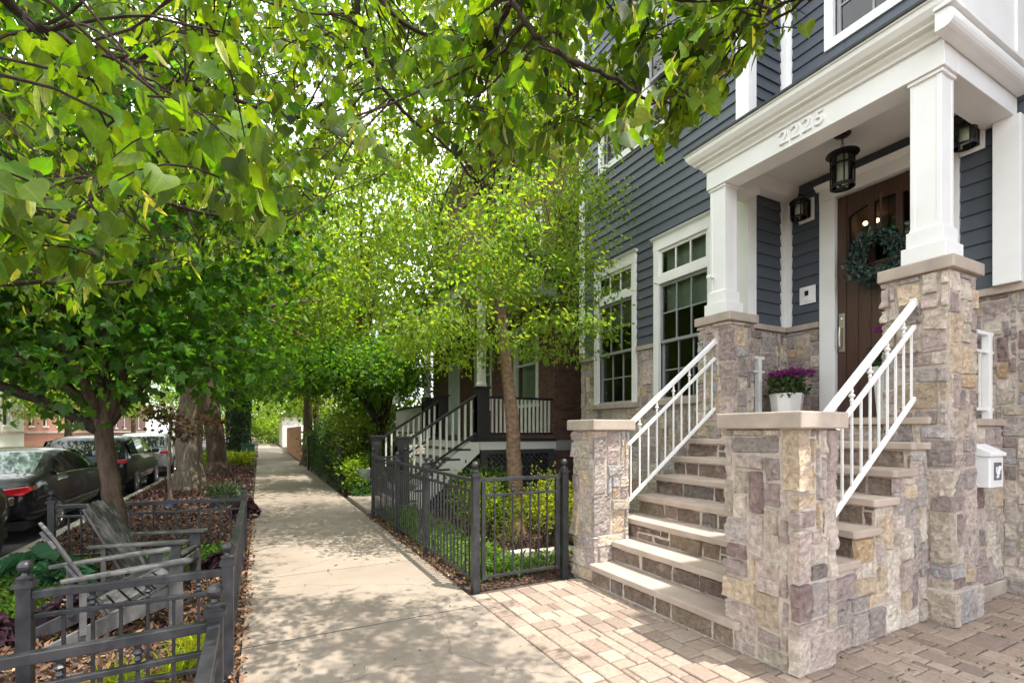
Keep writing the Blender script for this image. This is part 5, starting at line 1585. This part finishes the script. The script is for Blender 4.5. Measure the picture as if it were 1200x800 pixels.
far = [('tall leafy tree beyond the neighbouring porch, right of the sidewalk', (3.4, 19.0), 3.4, (3.4, 3.4, 4.6), 8.2, G_BIR, 61), ('bright yellow green tree arching over the far sidewalk', (2.9, 30), 2.9, (3.6, 3.8, 4.6), 7.0, (0.11, 0.17, 0.02), 62),
       ('dark green tree over the far parkway, beyond the ivy wrapped trunk', (-1.6, 37), 3.0, (4.5, 4.5, 3.6), 6.6, G_MAP, 63), ('pale green tree at the far end of the street on the house side', (3.4, 44), 3.0, (4.2, 4.5, 3.8), 6.0, G_BIR, 64),
       ('yellow green tree across the road, above the brick flats', (-11.6, 27), 3.0, (4.0, 4.5, 3.3), 6.0, G_BIR, 65), ('bright tree across the road behind the black car', (-11.8, 44), 3.0, (4.4, 5.0, 3.4), 5.6, (0.11, 0.18, 0.03), 66),
       ('green tree across the road, furthest of the row', (-11.5, 62), 3.2, (5, 6, 4.0), 6.4, G_MID, 67), ('green tree closing the street at the far end', (-1.8, 58), 3.0, (5, 6, 4.2), 6.6, G_MID, 68),
       ('large crowned tree across the road at the left edge', (-11.6, 13), 3.0, (4.4, 5.5, 3.5), 6.3, G_LIN, 69),
       ('tall bright tree rising behind the neighbouring porch roof', (1.9, 23.5), 3.6, (3.2, 3.2, 4.4), 8.6, (0.11, 0.175, 0.025), 70), ('low branched green tree closing the end of the sidewalk', (1.2, 74), 2.0, (5, 5, 4.4), 5.0, G_BIR, 72),
       ('low branched tree at the end of the far parkway', (-3.4, 84), 2.0, (5, 5, 4.6), 5.2, G_MID, 73), ('broad tree at the end of the road', (-8, 95), 2.0, (7, 6, 5.0), 5.6, G_LIN, 74)]
for lab, (x, y), zt, r, zc, colr, sd_ in far:
    tree('street_tree', lab, [(x, y, -0.03), (x + 0.05, y, zt * .5), (x, y + .1, zt), (x + .1, y, zc)], 0.24, 0.12, [((x, y, zc), r), ((x + 0.6, y - 1, zc - r[2] * .55), (r[0] * .7, r[1] * .7, r[2] * .4))], 190, 13000, 0.45, 0.20, colr, KITE, 'bark_brown', sd_, limbs=9)

# the overhanging linden: trunk beside the viewer, limbs reaching over the pavement
LT = [(-1.45, -0.55, -0.03), (-1.43, -0.5, 1.3), (-1.36, -0.42, 2.5), (-1.2, -0.3, 4.2), (-1.1, -0.2, 6.2)]
linden = thing('linden_tree', 'overhanging linden branches with large heart shaped leaves across the top of the view', 'tree', LT[0])
rg = np.random.default_rng(77)
mb = MB(); limb(mb, LT, 0.21, 0.11, 14, 0.01, rg)
mb.lathe(LT[0][0], LT[0][1], [(0.33, -0.06), (0.27, 0.1), (0.215, 0.36)], 14); mb.build('trunk', M['bark_dark'], linden, smooth=True)
LIMBS = [
    ([LT[2], at(-60, -60, 1.5), at(60, 40, 1.7), at(150, 78, 2.1), at(245, 108, 2.5), at(352, 138, 3.0)], 0.0210, .010),
    ([LT[2], at(-120, 170, 1.5), at(100, 215, 2.2), at(255, 252, 3.0), at(330, 262, 3.6)], 0.0168, .008),
    ([LT[3], at(330, -260, 2.2), at(412, -20, 2.4), at(432, 70, 2.5), at(472, 130, 2.6), at(515, 165, 2.75), at(560, 215, 2.9)], 0.0182, .006),
    ([LT[3], at(380, -160, 2.2), at(455, 10, 2.4), at(525, 47, 2.5), at(590, 60, 2.6)], 0.0154, .006),
    ([LT[3], at(520, -200, 1.9), at(600, -2, 1.9), at(648, 58, 1.9), at(722, 92, 1.9), at(760, 120, 1.95)], 0.0168, .005),
    ([LT[3], at(560, -220, 1.8), at(700, -50, 1.75), at(800, -4, 1.7), at(900, -8, 1.75), at(950, 0, 1.8)], 0.0182, .007),
    ([LT[2], at(-160, 330, 1.6), at(20, 330, 2.2), at(150, 330, 3.0), at(240, 300, 3.8)], 0.0154, .007),
    ([LT[3], (-0.9, 1.6, 4.6), (-0.6, 3.6, 4.9), (-0.3, 5.4, 4.7)], .06, .014),
    ([LT[3], (-0.4, 0.3, 4.9), (0.9, 1.0, 5.2), (2.2, 1.9, 5.1)], .05, .012),  # limb out of view, carries the bough added for shade
    ([LT[3], (-2.2, 1.2, 4.6), (-3.0, 3.0, 4.6), (-3.4, 4.8, 4.2)], .05, .012),
    ([LT[4], (-1.0, 1.2, 7.2), (-0.6, 2.8, 7.8)], .06, .014), ([LT[4], (-0.3, 0.2, 7.2), (0.6, 1.2, 7.7)], .05, .014), ([LT[4], (-2.2, -.2, 7.4), (-3.2, 1.0, 7.8)], .05, .014), ([LT[3], (-1.5, -2.0, 5.0), (-1.6, -3.2, 5.6)], .05, .014)]
lp = []
mbs = []
for pts, a, b2 in LIMBS:
    mb = MB(); lp += limb(mb, pts, a, b2, 8, 0.0045, rg, 7)[3:]
    mb.build('limb', M['bark_dark'], linden, smooth=True)
LPA = np.array([tuple(p) for p in lp])
BOUND = [(-300, 430), (0, 412), (120, 400), (190, 350), (250, 330), (310, 318), (380, 285), (430, 235), (490, 195), (540, 215), (600, 235), (640, 245), (690, 190), (740, 200), (790, 215), (835, 160), (880, 85), (930, 75), (965, 25), (1010, -30), (1100, -80)]
bx, by = [a for a, _ in BOUND], [b2 for _, b2 in BOUND]
tw = []
def try_twig(px, py, d, L):
    """a drooping spray that starts at a point of the crown and hangs clear of the view's open part"""
    p = np.array(at(px, py, d))
    a = rg.random() * 2 * PI
    out = np.array((math.cos(a), math.sin(a), 0))
    pts = [p + out * (L * t) + np.array((0, 0, 0.10 * L * math.sin(PI * t) - 0.55 * L * t * t)) for t in np.linspace(0, 1, 6)]
    for q in pts:
        pr = pix(q - np.array((0, 0, 0.09)))
        if pr is None or pr[2] < 0.45: return
        if pr[1] > np.interp(pr[0], bx, by): return
        if pr[0] > 1000: return
    tw.append(pts)
def fill(n, x0, x1, y0, dlo, dhi, Ls, pw=0.5):
    k0 = len(tw); it = 0
    while len(tw) - k0 < n and it < n * 30:
        it += 1
        px = x0 + (x1 - x0) * rg.random(); yb = np.interp(px, bx, by); py = y0 + (yb - y0) * rg.random()
        try_twig(px, py, dlo + (dhi - dlo) * rg.random() ** pw, Ls * (0.7 + 0.6 * rg.random()))
fill(26, -150, 260, -60, 1.0, 1.4, 0.26)
fill(90, -200, 420, -100, 1.4, 2.4, 0.36)
k_far = len(tw)
fill(640, -200, 470, -120, 2.4, 6.0, 0.5)
fill(360, -220, 520, -140, 5.5, 9.0, 0.7)
k_far2 = len(tw)
fill(120, 360, 680, -120, 2.0, 3.6, 0.40)
k_big = len(tw)
fill(120, 540, 980, -110, 1.6, 2.3, 0.32)
k_big2 = len(tw)
# the crown above the frame that shades the pavement
ncl = 0
while ncl < 130:
    p = np.array((-4.2 + 5.6 * rg.random(), -3.0 + 8.5 * rg.random(), 4.3 + 4.2 * rg.random()))
    if ((p[0] + 1.3) / 3.0) ** 2 + ((p[1] - 1.0) / 4.6) ** 2 + ((p[2] - 5.8) / 3.0) ** 2 > 1: continue
    pr = pix(p)
    if pr is not None and pr[1] > np.interp(pr[0], bx, by) - 60: continue
    if p[0] > 1.2: continue
    sh = (p[0] - 0.23 * p[2], p[1] + 0.307 * p[2])
    if -0.3 < sh[0] < 1.9 and 1.6 < sh[1] < 6.0 and rg.random() < 0.8: continue  # unseen crown thinned to leave the near pavement sunlit
    for q in range(4):
        a = rg.random() * 2 * PI; o = np.array((math.cos(a), math.sin(a), 0)); s = p + rg.normal(size=3) * 0.25
        tw.append([s + o * (0.55 * t) - np.array((0, 0, 0.3 * t * t)) for t in np.linspace(0, 1, 6)])
    ncl += 1
for q in range(150):        # an unseen bough added to cast broad shade on the near pavement
    p = np.array((2.15, 1.75, 5.0)) + np.clip(rg.normal(size=3), -1.6, 1.6) * np.array((0.34, 0.62, 0.28)); a = rg.random() * 2 * PI; o = np.array((math.cos(a), math.sin(a), 0))
    tw.append([p + o * (0.45 * t) - np.array((0, 0, 0.25 * t * t)) for t in np.linspace(0, 1, 6)])
mb = MB(); C = []; D = []; U = []; S = []; BC = []; BD = []; BU = []
for i, pts in enumerate(tw):
    s = pts[0]
    j = int(np.argmin(((LPA - s) ** 2).sum(1))); a = LPA[j]
    dd = np.linalg.norm(a - s)
    if dd < 1.3 and i % 2 == 0:
        md = (a + s) / 2 + rg.normal(size=3) * 0.05 * dd + np.array((0, 0, 0.06 * dd))
        limb(mb, [a, md, s, pts[2]], 0.0055, 0.003, 5, 0.005, rg, 4)
    mb.tube([tuple(q) for q in pts], [0.0032, 0.0030, 0.0026, 0.0022, 0.0018, 0.0012], 4)
    nl = 19 if k_far <= i < k_far2 else 13
    for k in range(nl):
        t = (k + 0.6) / nl * 5; q0 = int(min(4, math.floor(t))); f = t - q0
        p = pts[q0] * (1 - f) + pts[q0 + 1] * f
        d = pts[q0 + 1] - pts[q0]; d = d / np.linalg.norm(d)
        sd2 = np.cross(d, (0, 0, 1)); sd2 /= max(1e-6, np.linalg.norm(sd2)); sg = 1 if k % 2 else -1
        dr = sd2 * sg * 0.75 + d * 0.45 + np.array((0, 0, -1.0 + 0.5 * rg.normal())) + rg.normal(size=3) * 0.2
        dr /= np.linalg.norm(dr)
        pet = 0.022 + 0.012 * rg.random()
        C.append(p + dr * pet); D.append(dr); U.append(np.array((0, 0, 1.0)) + d * 0.5 + rg.normal(size=3) * 0.45)
        S.append((0.036 + 0.042 * rg.random() ** 1.3) * (1.08 if k_big <= i < k_big2 else 0.84 if k_far <= i < k_far2 else 1.0))
        if rg.random() < 0.13:
            BC.append(p); BD.append(np.array((0.3 * rg.normal(), 0.3 * rg.normal(), -1))); BU.append(rg.normal(size=3))
mb.build('twig', M['twig'], linden)
n = len(C)
leaf_mesh('foliage', M['leaf_linden'], C, D, U, S, LINDEN, tints(n, G_LIN, 0.34, 0.14, rg), linden)
nb_ = len(BC)
BR = tmpl([(0.0, 0, 0), (0.09, 0.35, 0.05), (0.08, 0.75, 0.02), (0, 1, -0.08), (-0.08, 0.75, 0.02), (-0.09, 0.35, 0.05)], [(0, 1, 2, 3), (0, 3, 4, 5)])
leaf_mesh('bract', M['leaf'], BC, BD, BU, 0.07 + 0.03 * rg.random(nb_), BR, tints(nb_, (0.26, 0.31, 0.09), 0.2, 0.1, rg), linden)
print('linden leaves', n, 'twigs', len(tw))

# ------------------------------------------------------------------ shrubs and beds
YG = (0.16, 0.20, 0.022)
SH = 'shrubs in the front gardens'
bush('shrub', 'yellow green shrub right behind the gate, beside the stone pier', 'shrub', (3.35, 5.35, 0.46), (0.50, 0.5, 0.44), 3000, 0.042, YG, group=SH)
bush('shrub', 'yellow green shrub behind the gate, at the foot of the slim tree', 'shrub', (2.75, 6.0, 0.42), (0.55, 0.5, 0.44), 3000, 0.042, (0.10, 0.155, 0.022), group=SH)
bush('shrub', 'dark green shrub under the porch lattice behind the gate', 'shrub', (3.7, 7.7, 0.38), (0.9, 0.6, 0.45), 3000, 0.06, (0.045, 0.10, 0.022), group=SH)
bush('shrub', 'bright green mounded shrub beside the black newel at the sidewalk', 'shrub', (2.30, 12.2, 0.45), (0.62, 0.8, 0.46), 3500, 0.075, (0.10, 0.17, 0.022), group=SH)
bush('shrub', 'pale tipped tall shrub above the clipped hedge', 'shrub', (2.45, 13.5, 1.15), (0.8, 1.0, 0.75), 5500, 0.085, (0.12, 0.175, 0.045), group=SH)
bush('shrub', 'large loose green shrub beyond the iron fence, before the board fence', 'shrub', (2.9, 23.0, 1.1), (1.2, 2.2, 1.2), 5000, 0.11, (0.05, 0.11, 0.02), group=SH)
bush('shrub', 'round dark shrub at the far end of the hedge', 'shrub', (2.5, 20.6, 0.8), (0.7, 0.7, 0.9), 3000, 0.09, (0.03, 0.075, 0.02), group=SH)
bush('shrub', 'tall screening shrub beyond the far stair rail of the brick house', 'shrub', (3.4, 17.6, 1.7), (1.3, 1.3, 1.8), 6000, 0.12, (0.07, 0.13, 0.02), group=SH)
bush('shrub', 'broad green shrub at the end of the sidewalk', 'shrub', (1.5, 66, 1.6), (4.0, 3.0, 2.0), 4000, 0.3, (0.09, 0.15, 0.02), group=SH, T=KITE)
bush('shrub', 'big leafy shrub rising past the far end of the neighbouring porch', 'shrub', (5.0, 19.6, 2.2), (1.6, 1.3, 2.4), 7000, 0.13, (0.065, 0.125, 0.02), group=SH)
bush('shrub', 'low dark leaved shrub in the mulch beside the neighbouring path', 'shrub', (2.1, 11.5, 0.12), (0.28, 0.5, 0.16), 900, 0.07, (0.03, 0.075, 0.03), group=SH)
tree('small_tree', 'spreading small green tree over the neighbouring hedge, left of the porch', [(3.15, 13.6, -0.03), (3.1, 13.5, 0.8), (2.9, 13.3, 1.5), (2.6, 13.1, 2.1)], 0.10, 0.07,
     [((2.3, 13.0, 2.95), (1.6, 1.7, 0.8)), ((1.6, 13.6, 3.1), (1.3, 1.5, 0.6)), ((3.2, 12.9, 3.3), (1.1, 1.3, 0.9))], 120, 9000, 0.26, 0.095, (0.060, 0.135, 0.016), MAPLE, 'bark_dark', 71, limbs=9)
# clipped hedge
rg = np.random.default_rng(15)
hedge = thing('hedge', 'clipped dark green hedge behind the black iron fence along the far sidewalk', 'hedge', (2.2, 16, 0))
n = 16000; P = np.stack([1.78 + 0.85 * rg.random(n) ** 1.6, 12.9 + 7.0 * rg.random(n), 0.02 + 1.45 * rg.random(n) ** 0.7], 1); P += rg.normal(size=(n, 3)) * 0.04
leaf_mesh('foliage', M['leaf_dull'], P, unit(n, 0.3, rg) + np.array((-0.8, -0.2, 0)), unit(n, 1.0, rg), 0.06 + 0.03 * rg.random(n), OVAL, tints(n, (0.045, 0.100, 0.022), 0.35, 0.15, rg), hedge)
mb = MB()
for k in range(16): mb.tube([(2.25, 13.1 + k * 0.44, -0.02), (2.25 + .1 * rg.normal(), 13.1 + k * 0.44, 1.0)], [0.02, 0.006], 5)
mb.build('stem', M['twig'], hedge)
root = thing('iron_fence', 'black iron fence with dark post box, in front of the clipped hedge', 'fence', (1.80, 16.5, 0))
for yy in (12.9, 15.3, 17.7, 20.2): post(root, 1.80, yy, 1.32, 0.06, 0.03, 'black')
panel(root, (1.80, 12.93, 0), (1.80, 20.17, 0), [(1.28, 0.034), (1.12, 0.026), (0.12, 0.028)], 0.13, None, 0.008, 0.10, 'black', True, 0.036)
mb = MB(); mb.box(1.60, 1.76, 20.0, 20.4, 0.95, 1.32); mb.box(1.64, 1.72, 20.1, 20.3, -0.05, 0.95); props(mb.build('post_box', M['black'], org=(1.68, 20.2, 0), bevel=0.01), 'small black post box on a stand at the far end of the iron fence', 'post box')
mb = MB()
for k in range(28): mb.box(1.86, 1.90, 27 + k * 0.5, 27.485 + k * 0.5, -0.05, 1.75)
mb.box(1.90, 1.96, 27, 41, 0.4, 0.5); mb.box(1.90, 1.96, 27, 41, 1.4, 1.5)
props(mb.build('board_fence', M['wood_fence'], org=(1.9, 27, 0)), 'orange brown board fence along the far sidewalk', 'fence')
fb = thing('garage', 'small white garage wall at the far end of the sidewalk', 'garage', (4, 57, 0))
mb = MB(); mb.box(2.0, 7, 52, 62, -0.05, 3.0); mb.build('wall', M['cream'], fb)
mb = MB(); mb.prism([(1.7, 3.0), (7.2, 3.0), (4.45, 4.6)], 'y', 51.7, 62.3); mb.build('roof', M['roofing'], fb)
mb = MB(); mb.box(3.0, 5.6, 51.96, 51.999, 0, 2.2); mb.build('door', M['cream'], fb)
# garden bed edging, urn, planter, bin
for i, (a, b2, l) in enumerate((((1.95, 5.06), (2.42, 5.16), 'pale flat edging stone behind the left half of the gate'), ((2.46, 5.10), (2.98, 5.22), 'pale flat edging stone behind the middle of the gate'), ((3.02, 5.02), (3.5, 5.14), 'pale flat edging stone behind the hinge side of the gate'))):
    mb = MB(); mb.box(a[0], b2[0], a[1], b2[1], -0.04, 0.06); props(mb.build('edging_stone', M['flagstone'], org=(a[0], a[1], 0), bevel=0.015), l, 'stone', 'edging stones behind the gate')
ur = thing('urn', 'ribbed stone urn planter beside the neighbouring path', 'urn', (2.28, 11.0, 0))
mb = MB(); mb.lathe(2.28, 11.75, [(0, 0), (0.16, 0), (0.14, 0.05), (0.07, 0.12), (0.07, 0.2), (0.2, 0.3), (0.26, 0.5), (0.29, 0.62), (0.25, 0.62), (0.2, 0.55), (0, 0.52)], 20); mb.build('bowl', M['granite'], ur)
pl = thing('planter_box', 'dark planter box with grassy plants at the corner of the far bed fence', 'planter', (-0.62, 11.4, 0))
mb = MB(); mb.box(-0.85, -0.38, 11.2, 11.6, -0.035, 0.22); mb.build('box', M['darkplastic'], pl, bevel=0.01)
rg = np.random.default_rng(4); n = 340
leaf_mesh('foliage', M['leaf_dull'], np.array((-0.62, 11.4, 0.2)) + rg.normal(size=(n, 3)) * (0.13, 0.1, 0.03), unit(n, 1.2, rg), unit(n, 0, rg), 0.16 + 0.16 * rg.random(n), BLADE, tints(n, (0.06, 0.09, 0.045), 0.3, 0.2, rg), pl)
bn = thing('wheeled_bin', 'small green bin standing beside the far sidewalk', 'bin', (-0.45, 25.4, 0))
mb = MB(); mb.prism([(-0.68, 0.06), (-0.24, 0.06), (-0.18, 0.86), (-0.74, 0.86)], 'y', 25.2, 25.65); mb.build('body', M['greenbin'], bn, bevel=0.02)
mb = MB(); mb.box(-0.76, -0.16, 25.17, 25.68, 0.861, 0.92); mb.build('lid', M['greenbin'], bn, bevel=0.02)
for k in range(7):
    lab = 'leafy bed plant beside the ivy wrapped trunk'
    bush('bed_plant', ['low yellow green plant at the near edge of the ivy tree bed', 'taller dark plant left of the ivy wrapped trunk', 'round pale plant in front of the ivy wrapped trunk', 'green plant at the kerb side of the far bed', 'yellowish plant beside the green bin', 'dark low plant beyond the green bin', 'spreading plant beneath the dark far tree'][k],
         'plant', [(-0.75, 24.2, .22), (-1.9, 25.5, .4), (-1.15, 25.2, .25), (-2.2, 23.8, .25), (-0.55, 24.6, .3), (-0.6, 28.5, .3), (-1.4, 30, .4)][k], (.45, .5, .3), 700, 0.10, [(0.12, .16, .02), (.04, .09, .02), (.12, .17, .04), (.08, .14, .02), (.13, .16, .02), (.04, .08, .02), (.06, .12, .02)][k], group='plants in the far parkway bed')

def stuff(name, lab, n, xs, ys, zs, size, colr, T, mat='leaf_dull', up=1.0, seed=1, clump=None, dup_=0.4, var=0.3):
    rg = np.random.default_rng(seed)
    P = np.stack([xs[0] + (xs[1] - xs[0]) * rg.random(n), ys[0] + (ys[1] - ys[0]) * rg.random(n), zs[0] + (zs[1] - zs[0]) * rg.random(n)], 1)
    if clump:
        cc = np.stack([xs[0] + (xs[1] - xs[0]) * rg.random(clump[0]), ys[0] + (ys[1] - ys[0]) * rg.random(clump[0]), np.full(clump[0], zs[0])], 1)
        P = cc[rg.integers(0, clump[0], n)] + rg.normal(size=(n, 3)) * clump[1]; P[:, 2] = zs[0] + (zs[1] - zs[0]) * rg.random(n)
        ok = (P[:, 0] > xs[0]) & (P[:, 0] < xs[1]) & (P[:, 1] > ys[0]) & (P[:, 1] < ys[1]); P = P[ok]; n = len(P)
    cols_ = colr if isinstance(colr, list) else [colr]
    K = np.array([cols_[i] for i in rg.integers(0, len(cols_), n)]) * np.clip(1 + var * rg.normal(size=(n, 1)), .3, 1.8)
    o = leaf_mesh(name, M[mat], P, unit(n, dup_, rg), unit(n, up, rg), size * (0.6 + 0.8 * rg.random(n)), T, np.clip(K, .003, .8))
    o['kind'] = 'stuff'
    return o
stuff('ground_cover', '', 5600, (1.86, 2.5), (4.4, 8.7), (0.0, 0.17), 0.055, [(0.06, 0.13, 0.025), (0.085, 0.155, 0.03)], OVAL, 'leaf', 1.6, 1, dup_=0.2)
stuff('ground_cover', '', 700, (2.3, 3.4), (4.45, 5.0), (-0.02, 0.10), 0.05, [(0.07, 0.15, 0.03)], OVAL, 'leaf', 1.6, 2, clump=(9, 0.12), dup_=0.3)
stuff('mulch', '', 9000, (1.80, 3.9), (4.22, 9.0), (-0.035, 0.0), 0.040, [(0.10, 0.045, 0.032), (0.065, 0.032, 0.026), (0.15, 0.075, 0.05)], KITE, 'litter', 3.0, 3, dup_=0)
stuff('mulch', '', 2500, (1.76, 3.4), (11.4, 13.0), (-0.035, 0.02), 0.06, [(0.085, 0.04, 0.035), (0.055, 0.028, 0.026)], KITE, 'litter', 3.0, 4, dup_=0)
LIT = [(0.27, 0.15, 0.085), (0.19, 0.10, 0.06), (0.33, 0.21, 0.125), (0.15, 0.085, 0.055), (0.10, 0.06, 0.045)]
stuff('leaf_litter', '', 15000, (-2.58, -0.12), (2.5, 7.4), (-0.035, 0.005), 0.048, LIT, KITE, 'litter', 2.2, 5, dup_=0)
stuff('leaf_litter', '', 9000, (-2.58, -0.2), (7.4, 13), (-0.035, 0.005), 0.058, [(0.15, 0.085, 0.06), (0.10, 0.06, 0.05), (0.22, 0.13, 0.09)], KITE, 'litter', 2.2, 6, dup_=0)
stuff('mulch', '', 9000, (-2.58, -0.2), (13, 23.5), (-0.035, 0.01), 0.075, [(0.15, 0.075, 0.065), (0.11, 0.05, 0.045), (0.20, 0.11, 0.09)], KITE, 'litter', 2.2, 7, dup_=0)
stuff('leaf_litter', '', 800, (-0.16, -0.06), (1.8, 9.5), (-0.02, 0.014), 0.042, LIT[:3], KITE, 'litter', 2.0, 8, dup_=0)
stuff('leaf_litter', '', 500, (1.66, 1.86), (4.3, 9.0), (0.0, 0.012), 0.036, LIT[1:4], KITE, 'litter', 2.0, 9, dup_=0)
stuff('leaf_litter', '', 260, (-0.1, 1.7), (2.2, 14), (0.002, 0.006), 0.022, [(0.12, 0.09, 0.05), (0.18, 0.14, 0.07), (0.1, 0.11, 0.04)], KITE, 'litter', 4.0, 10, dup_=0)
stuff('weeds', '', 420, (1.9, 6.2), (0.3, 1.85), (0.0, 0.012), 0.018, [(0.06, 0.13, 0.02)], KITE, 'leaf_dull', 1.5, 12, clump=(60, 0.018), dup_=0.6)
stuff('ground_cover', '', 4200, (-2.55, -1.55), (4.9, 7.0), (-0.02, 0.13), 0.055, [(0.05, 0.11, 0.02), (0.07, 0.14, 0.02)], OVAL, 'leaf', 1.4, 13, clump=(34, 0.16), dup_=0.3)
stuff('ground_cover', '', 1600, (-1.2, -0.35), (5.9, 7.0), (-0.02, 0.14), 0.055, [(0.05, 0.12, 0.02)], OVAL, 'leaf', 1.4, 14, clump=(12, 0.15), dup_=0.3)

def tuft(lab, c, n, L, colr, grp):
    rg = np.random.default_rng(int(abs(c[0]) * 1000)); root = thing('grass_tuft', lab, 'grass', (c[0], c[1], -0.03), grp)
    P = np.array((c[0], c[1], -0.03)) + rg.normal(size=(n, 3)) * (0.045, 0.045, 0)
    leaf_mesh('foliage', M['leaf'], P, unit(n, 1.1, rg), unit(n, 0.2, rg), L * (0.6 + 0.6 * rg.random(n)), BLADE, tints(n, colr, 0.2, 0.1, rg), root)
for lab, c in (('bright grass tuft by the front leg of the sunny lounge chair', (-0.42, 4.05)), ('bright grass tuft under the middle of the low fence', (-0.75, 3.62)), ('bright grass tuft near the low fence corner post', (-0.45, 3.66)), ('bright grass tuft against the left end of the near low fence', (-1.35, 2.9))):
    tuft(lab, c, 130, 0.17, (0.17, 0.22, 0.025), 'grass tufts in the chair bed')
def rosette(name, lab, cat, c, n, L, colr, T, grp, h=0.12):
    rg = np.random.default_rng(int(abs(c[0] * 700 + c[1] * 90))); root = thing(name, lab, cat, (c[0], c[1], -0.03), grp)
    a = rg.random(n) * 2 * PI; rad = 0.22 * rg.random(n) ** .7
    P = np.stack([c[0] + rad * np.cos(a) * .7, c[1] + rad * np.sin(a) * .7, h * (1.4 - rad * 4) * (0.5 + 0.5 * rg.random(n)) + 0.03], 1)
    D = np.stack([np.cos(a), np.sin(a), 0.25 - 1.1 * rg.random(n)], 1)
    leaf_mesh('foliage', M['leaf_dull'], P, D, unit(n, 2.4, rg), L * (0.7 + 0.5 * rg.random(n)), T, tints(n, colr, 0.2, 0.12, rg), root)
H = (0.042, 0.12, 0.055)
rosette('hosta', 'broad blue green hosta behind the sunny lounge chair', 'hosta', (-1.72, 6.15), 60, 0.20, H, LINDEN, 'hostas in the chair bed', 0.2)
rosette('hosta', 'broad blue green hosta at the foot of the dark fence post', 'hosta', (-2.05, 6.5), 55, 0.20, H, LINDEN, 'hostas in the chair bed', 0.2)
rosette('hosta', 'light green hosta at the left edge beside the near fence', 'hosta', (-1.42, 3.2), 34, 0.19, (0.08, 0.19, 0.03), LINDEN, 'hostas in the chair bed', 0.16)
PU = (0.035, 0.014, 0.026)
rosette('coral_bells', 'purple leaved plant at the left end of the chair bed', 'plant', (-1.75, 4.75), 90, 0.10, PU, LINDEN, 'purple leaved plants in the chair bed')
rosette('coral_bells', 'purple leaved plant behind the sunny lounge chair back', 'plant', (-1.35, 5.0), 80, 0.10, PU, LINDEN, 'purple leaved plants in the chair bed')
rosette('coral_bells', 'purple leaved plant between the shaded lounge chair and the sidewalk fence', 'plant', (-0.36, 6.1), 130, 0.11, PU, LINDEN, 'purple leaved plants in the chair bed')
rosette('coral_bells', 'purple leaved plant at the sidewalk edge of the far bed', 'plant', (-0.22, 9.6), 130, 0.13, (0.06, 0.025, 0.04), LINDEN, 'purple leaved plants in the chair bed', 0.2)

# ------------------------------------------------------------------ across the road
def flats(name, lab, x, y0, y1, h, mat, nfl, wy):
    root = thing(name, lab, 'building', (x - 5, (y0 + y1) / 2, 0))
    holes = []
    for f in range(nfl):
        for yw in wy: holes.append((yw, yw + 1.0, 1.9 + f * 3.1, 3.8 + f * 3.1))
    mb = MB()
    for (p0, p1, q0, q1) in rects_minus(y0, y1, -0.1, h, holes): mb.box(x - 0.3, x, p0, p1, q0, q1)
    mb.box(x - 12, x - 0.3, y0, y0 + 0.3, -0.1, h); mb.box(x - 12, x - 0.3, y1 - .3, y1, -0.1, h); mb.box(x - 11.9, x - 0.3, y0 + .3, y1 - .3, h - .3, h - .05)
    mb.build('wall', mat, root)
    mb = MB(); mb.box(x + 0.001, x + 0.12, y0, y1, 1.35, 1.5); mb.box(x + 0.001, x + 0.2, y0, y1, h - .4, h + .1); mb.build('stone_band', M['limestone'], root)
    for (a, b2, c, d) in holes:
        mb = MB(); mb.box(x - .14, x - .08, a, a + .07, c, d); mb.box(x - .14, x - .08, b2 - .07, b2, c, d); mb.box(x - .14, x - .08, a + .07, b2 - .07, d - .07, d); mb.box(x - .14, x - .08, a + .07, b2 - .07, (c + d) / 2 - .03, (c + d) / 2 + .03)
        mb.box(x - .1, x + .06, a - .05, b2 + .05, c - .12, c)
        w = mb.build('window', M['cream'], root)
        mb = MB(); mb.box(x - .20, x - .19, a, b2, c, d); mb.build('pane', M['carglass'], w)
    return root
flats('apartment_building', 'orange red brick flats with tall windows across the road, seen under the maple', -14.6, 45, 64, 10.5, M['redbrick'], 3, (46.5, 49.2, 52, 55.5, 58.4, 61.3))
flats('apartment_building', 'pale rendered building at the far left, beside the red brick flats', -14.2, 33, 44.6, 9.5, M['cream'], 3, (35, 38, 41.5))
flats('apartment_building', 'brown brick building closing the row across the road', -14.8, 65, 88, 10.5, M['brick'], 3, (67, 71, 75, 79, 83))
flats('apartment_building', 'pale building across the road, nearest the left edge', -14.3, 12, 32.5, 9.5, M['brick'], 3, (14, 18, 22, 26, 29.5))
# interior lamps seen through the glass
for lab, p, r in (('tiny orange pendant lamp glowing behind the tall window', (6.6, 6.02, 3.0), 0.028), ('warm ceiling spot seen through the left door light', (7.3, 3.62, 4.32), 0.03), ('warm ceiling spot seen through the middle door light', (7.6, 3.62, 4.42), 0.03)):
    root = thing('ceiling_lamp' if 'spot' in lab else 'pendant_lamp', lab, 'lamp', p)
    mb = MB(); mb.lathe(p[0], p[1], [(r * math.cos(a), p[2] + r * math.sin(a)) for a in np.linspace(-PI / 2, PI / 2, 7)], 12); mb.build('bulb', M['lit'], root, smooth=True)
    mb = MB(); mb.tube([(p[0], p[1], p[2] + r), (p[0], p[1], p[2] + (.05 if 'spot' in lab else 1.2))], 0.004, 5); mb.build('cord', M['bronze'], root)
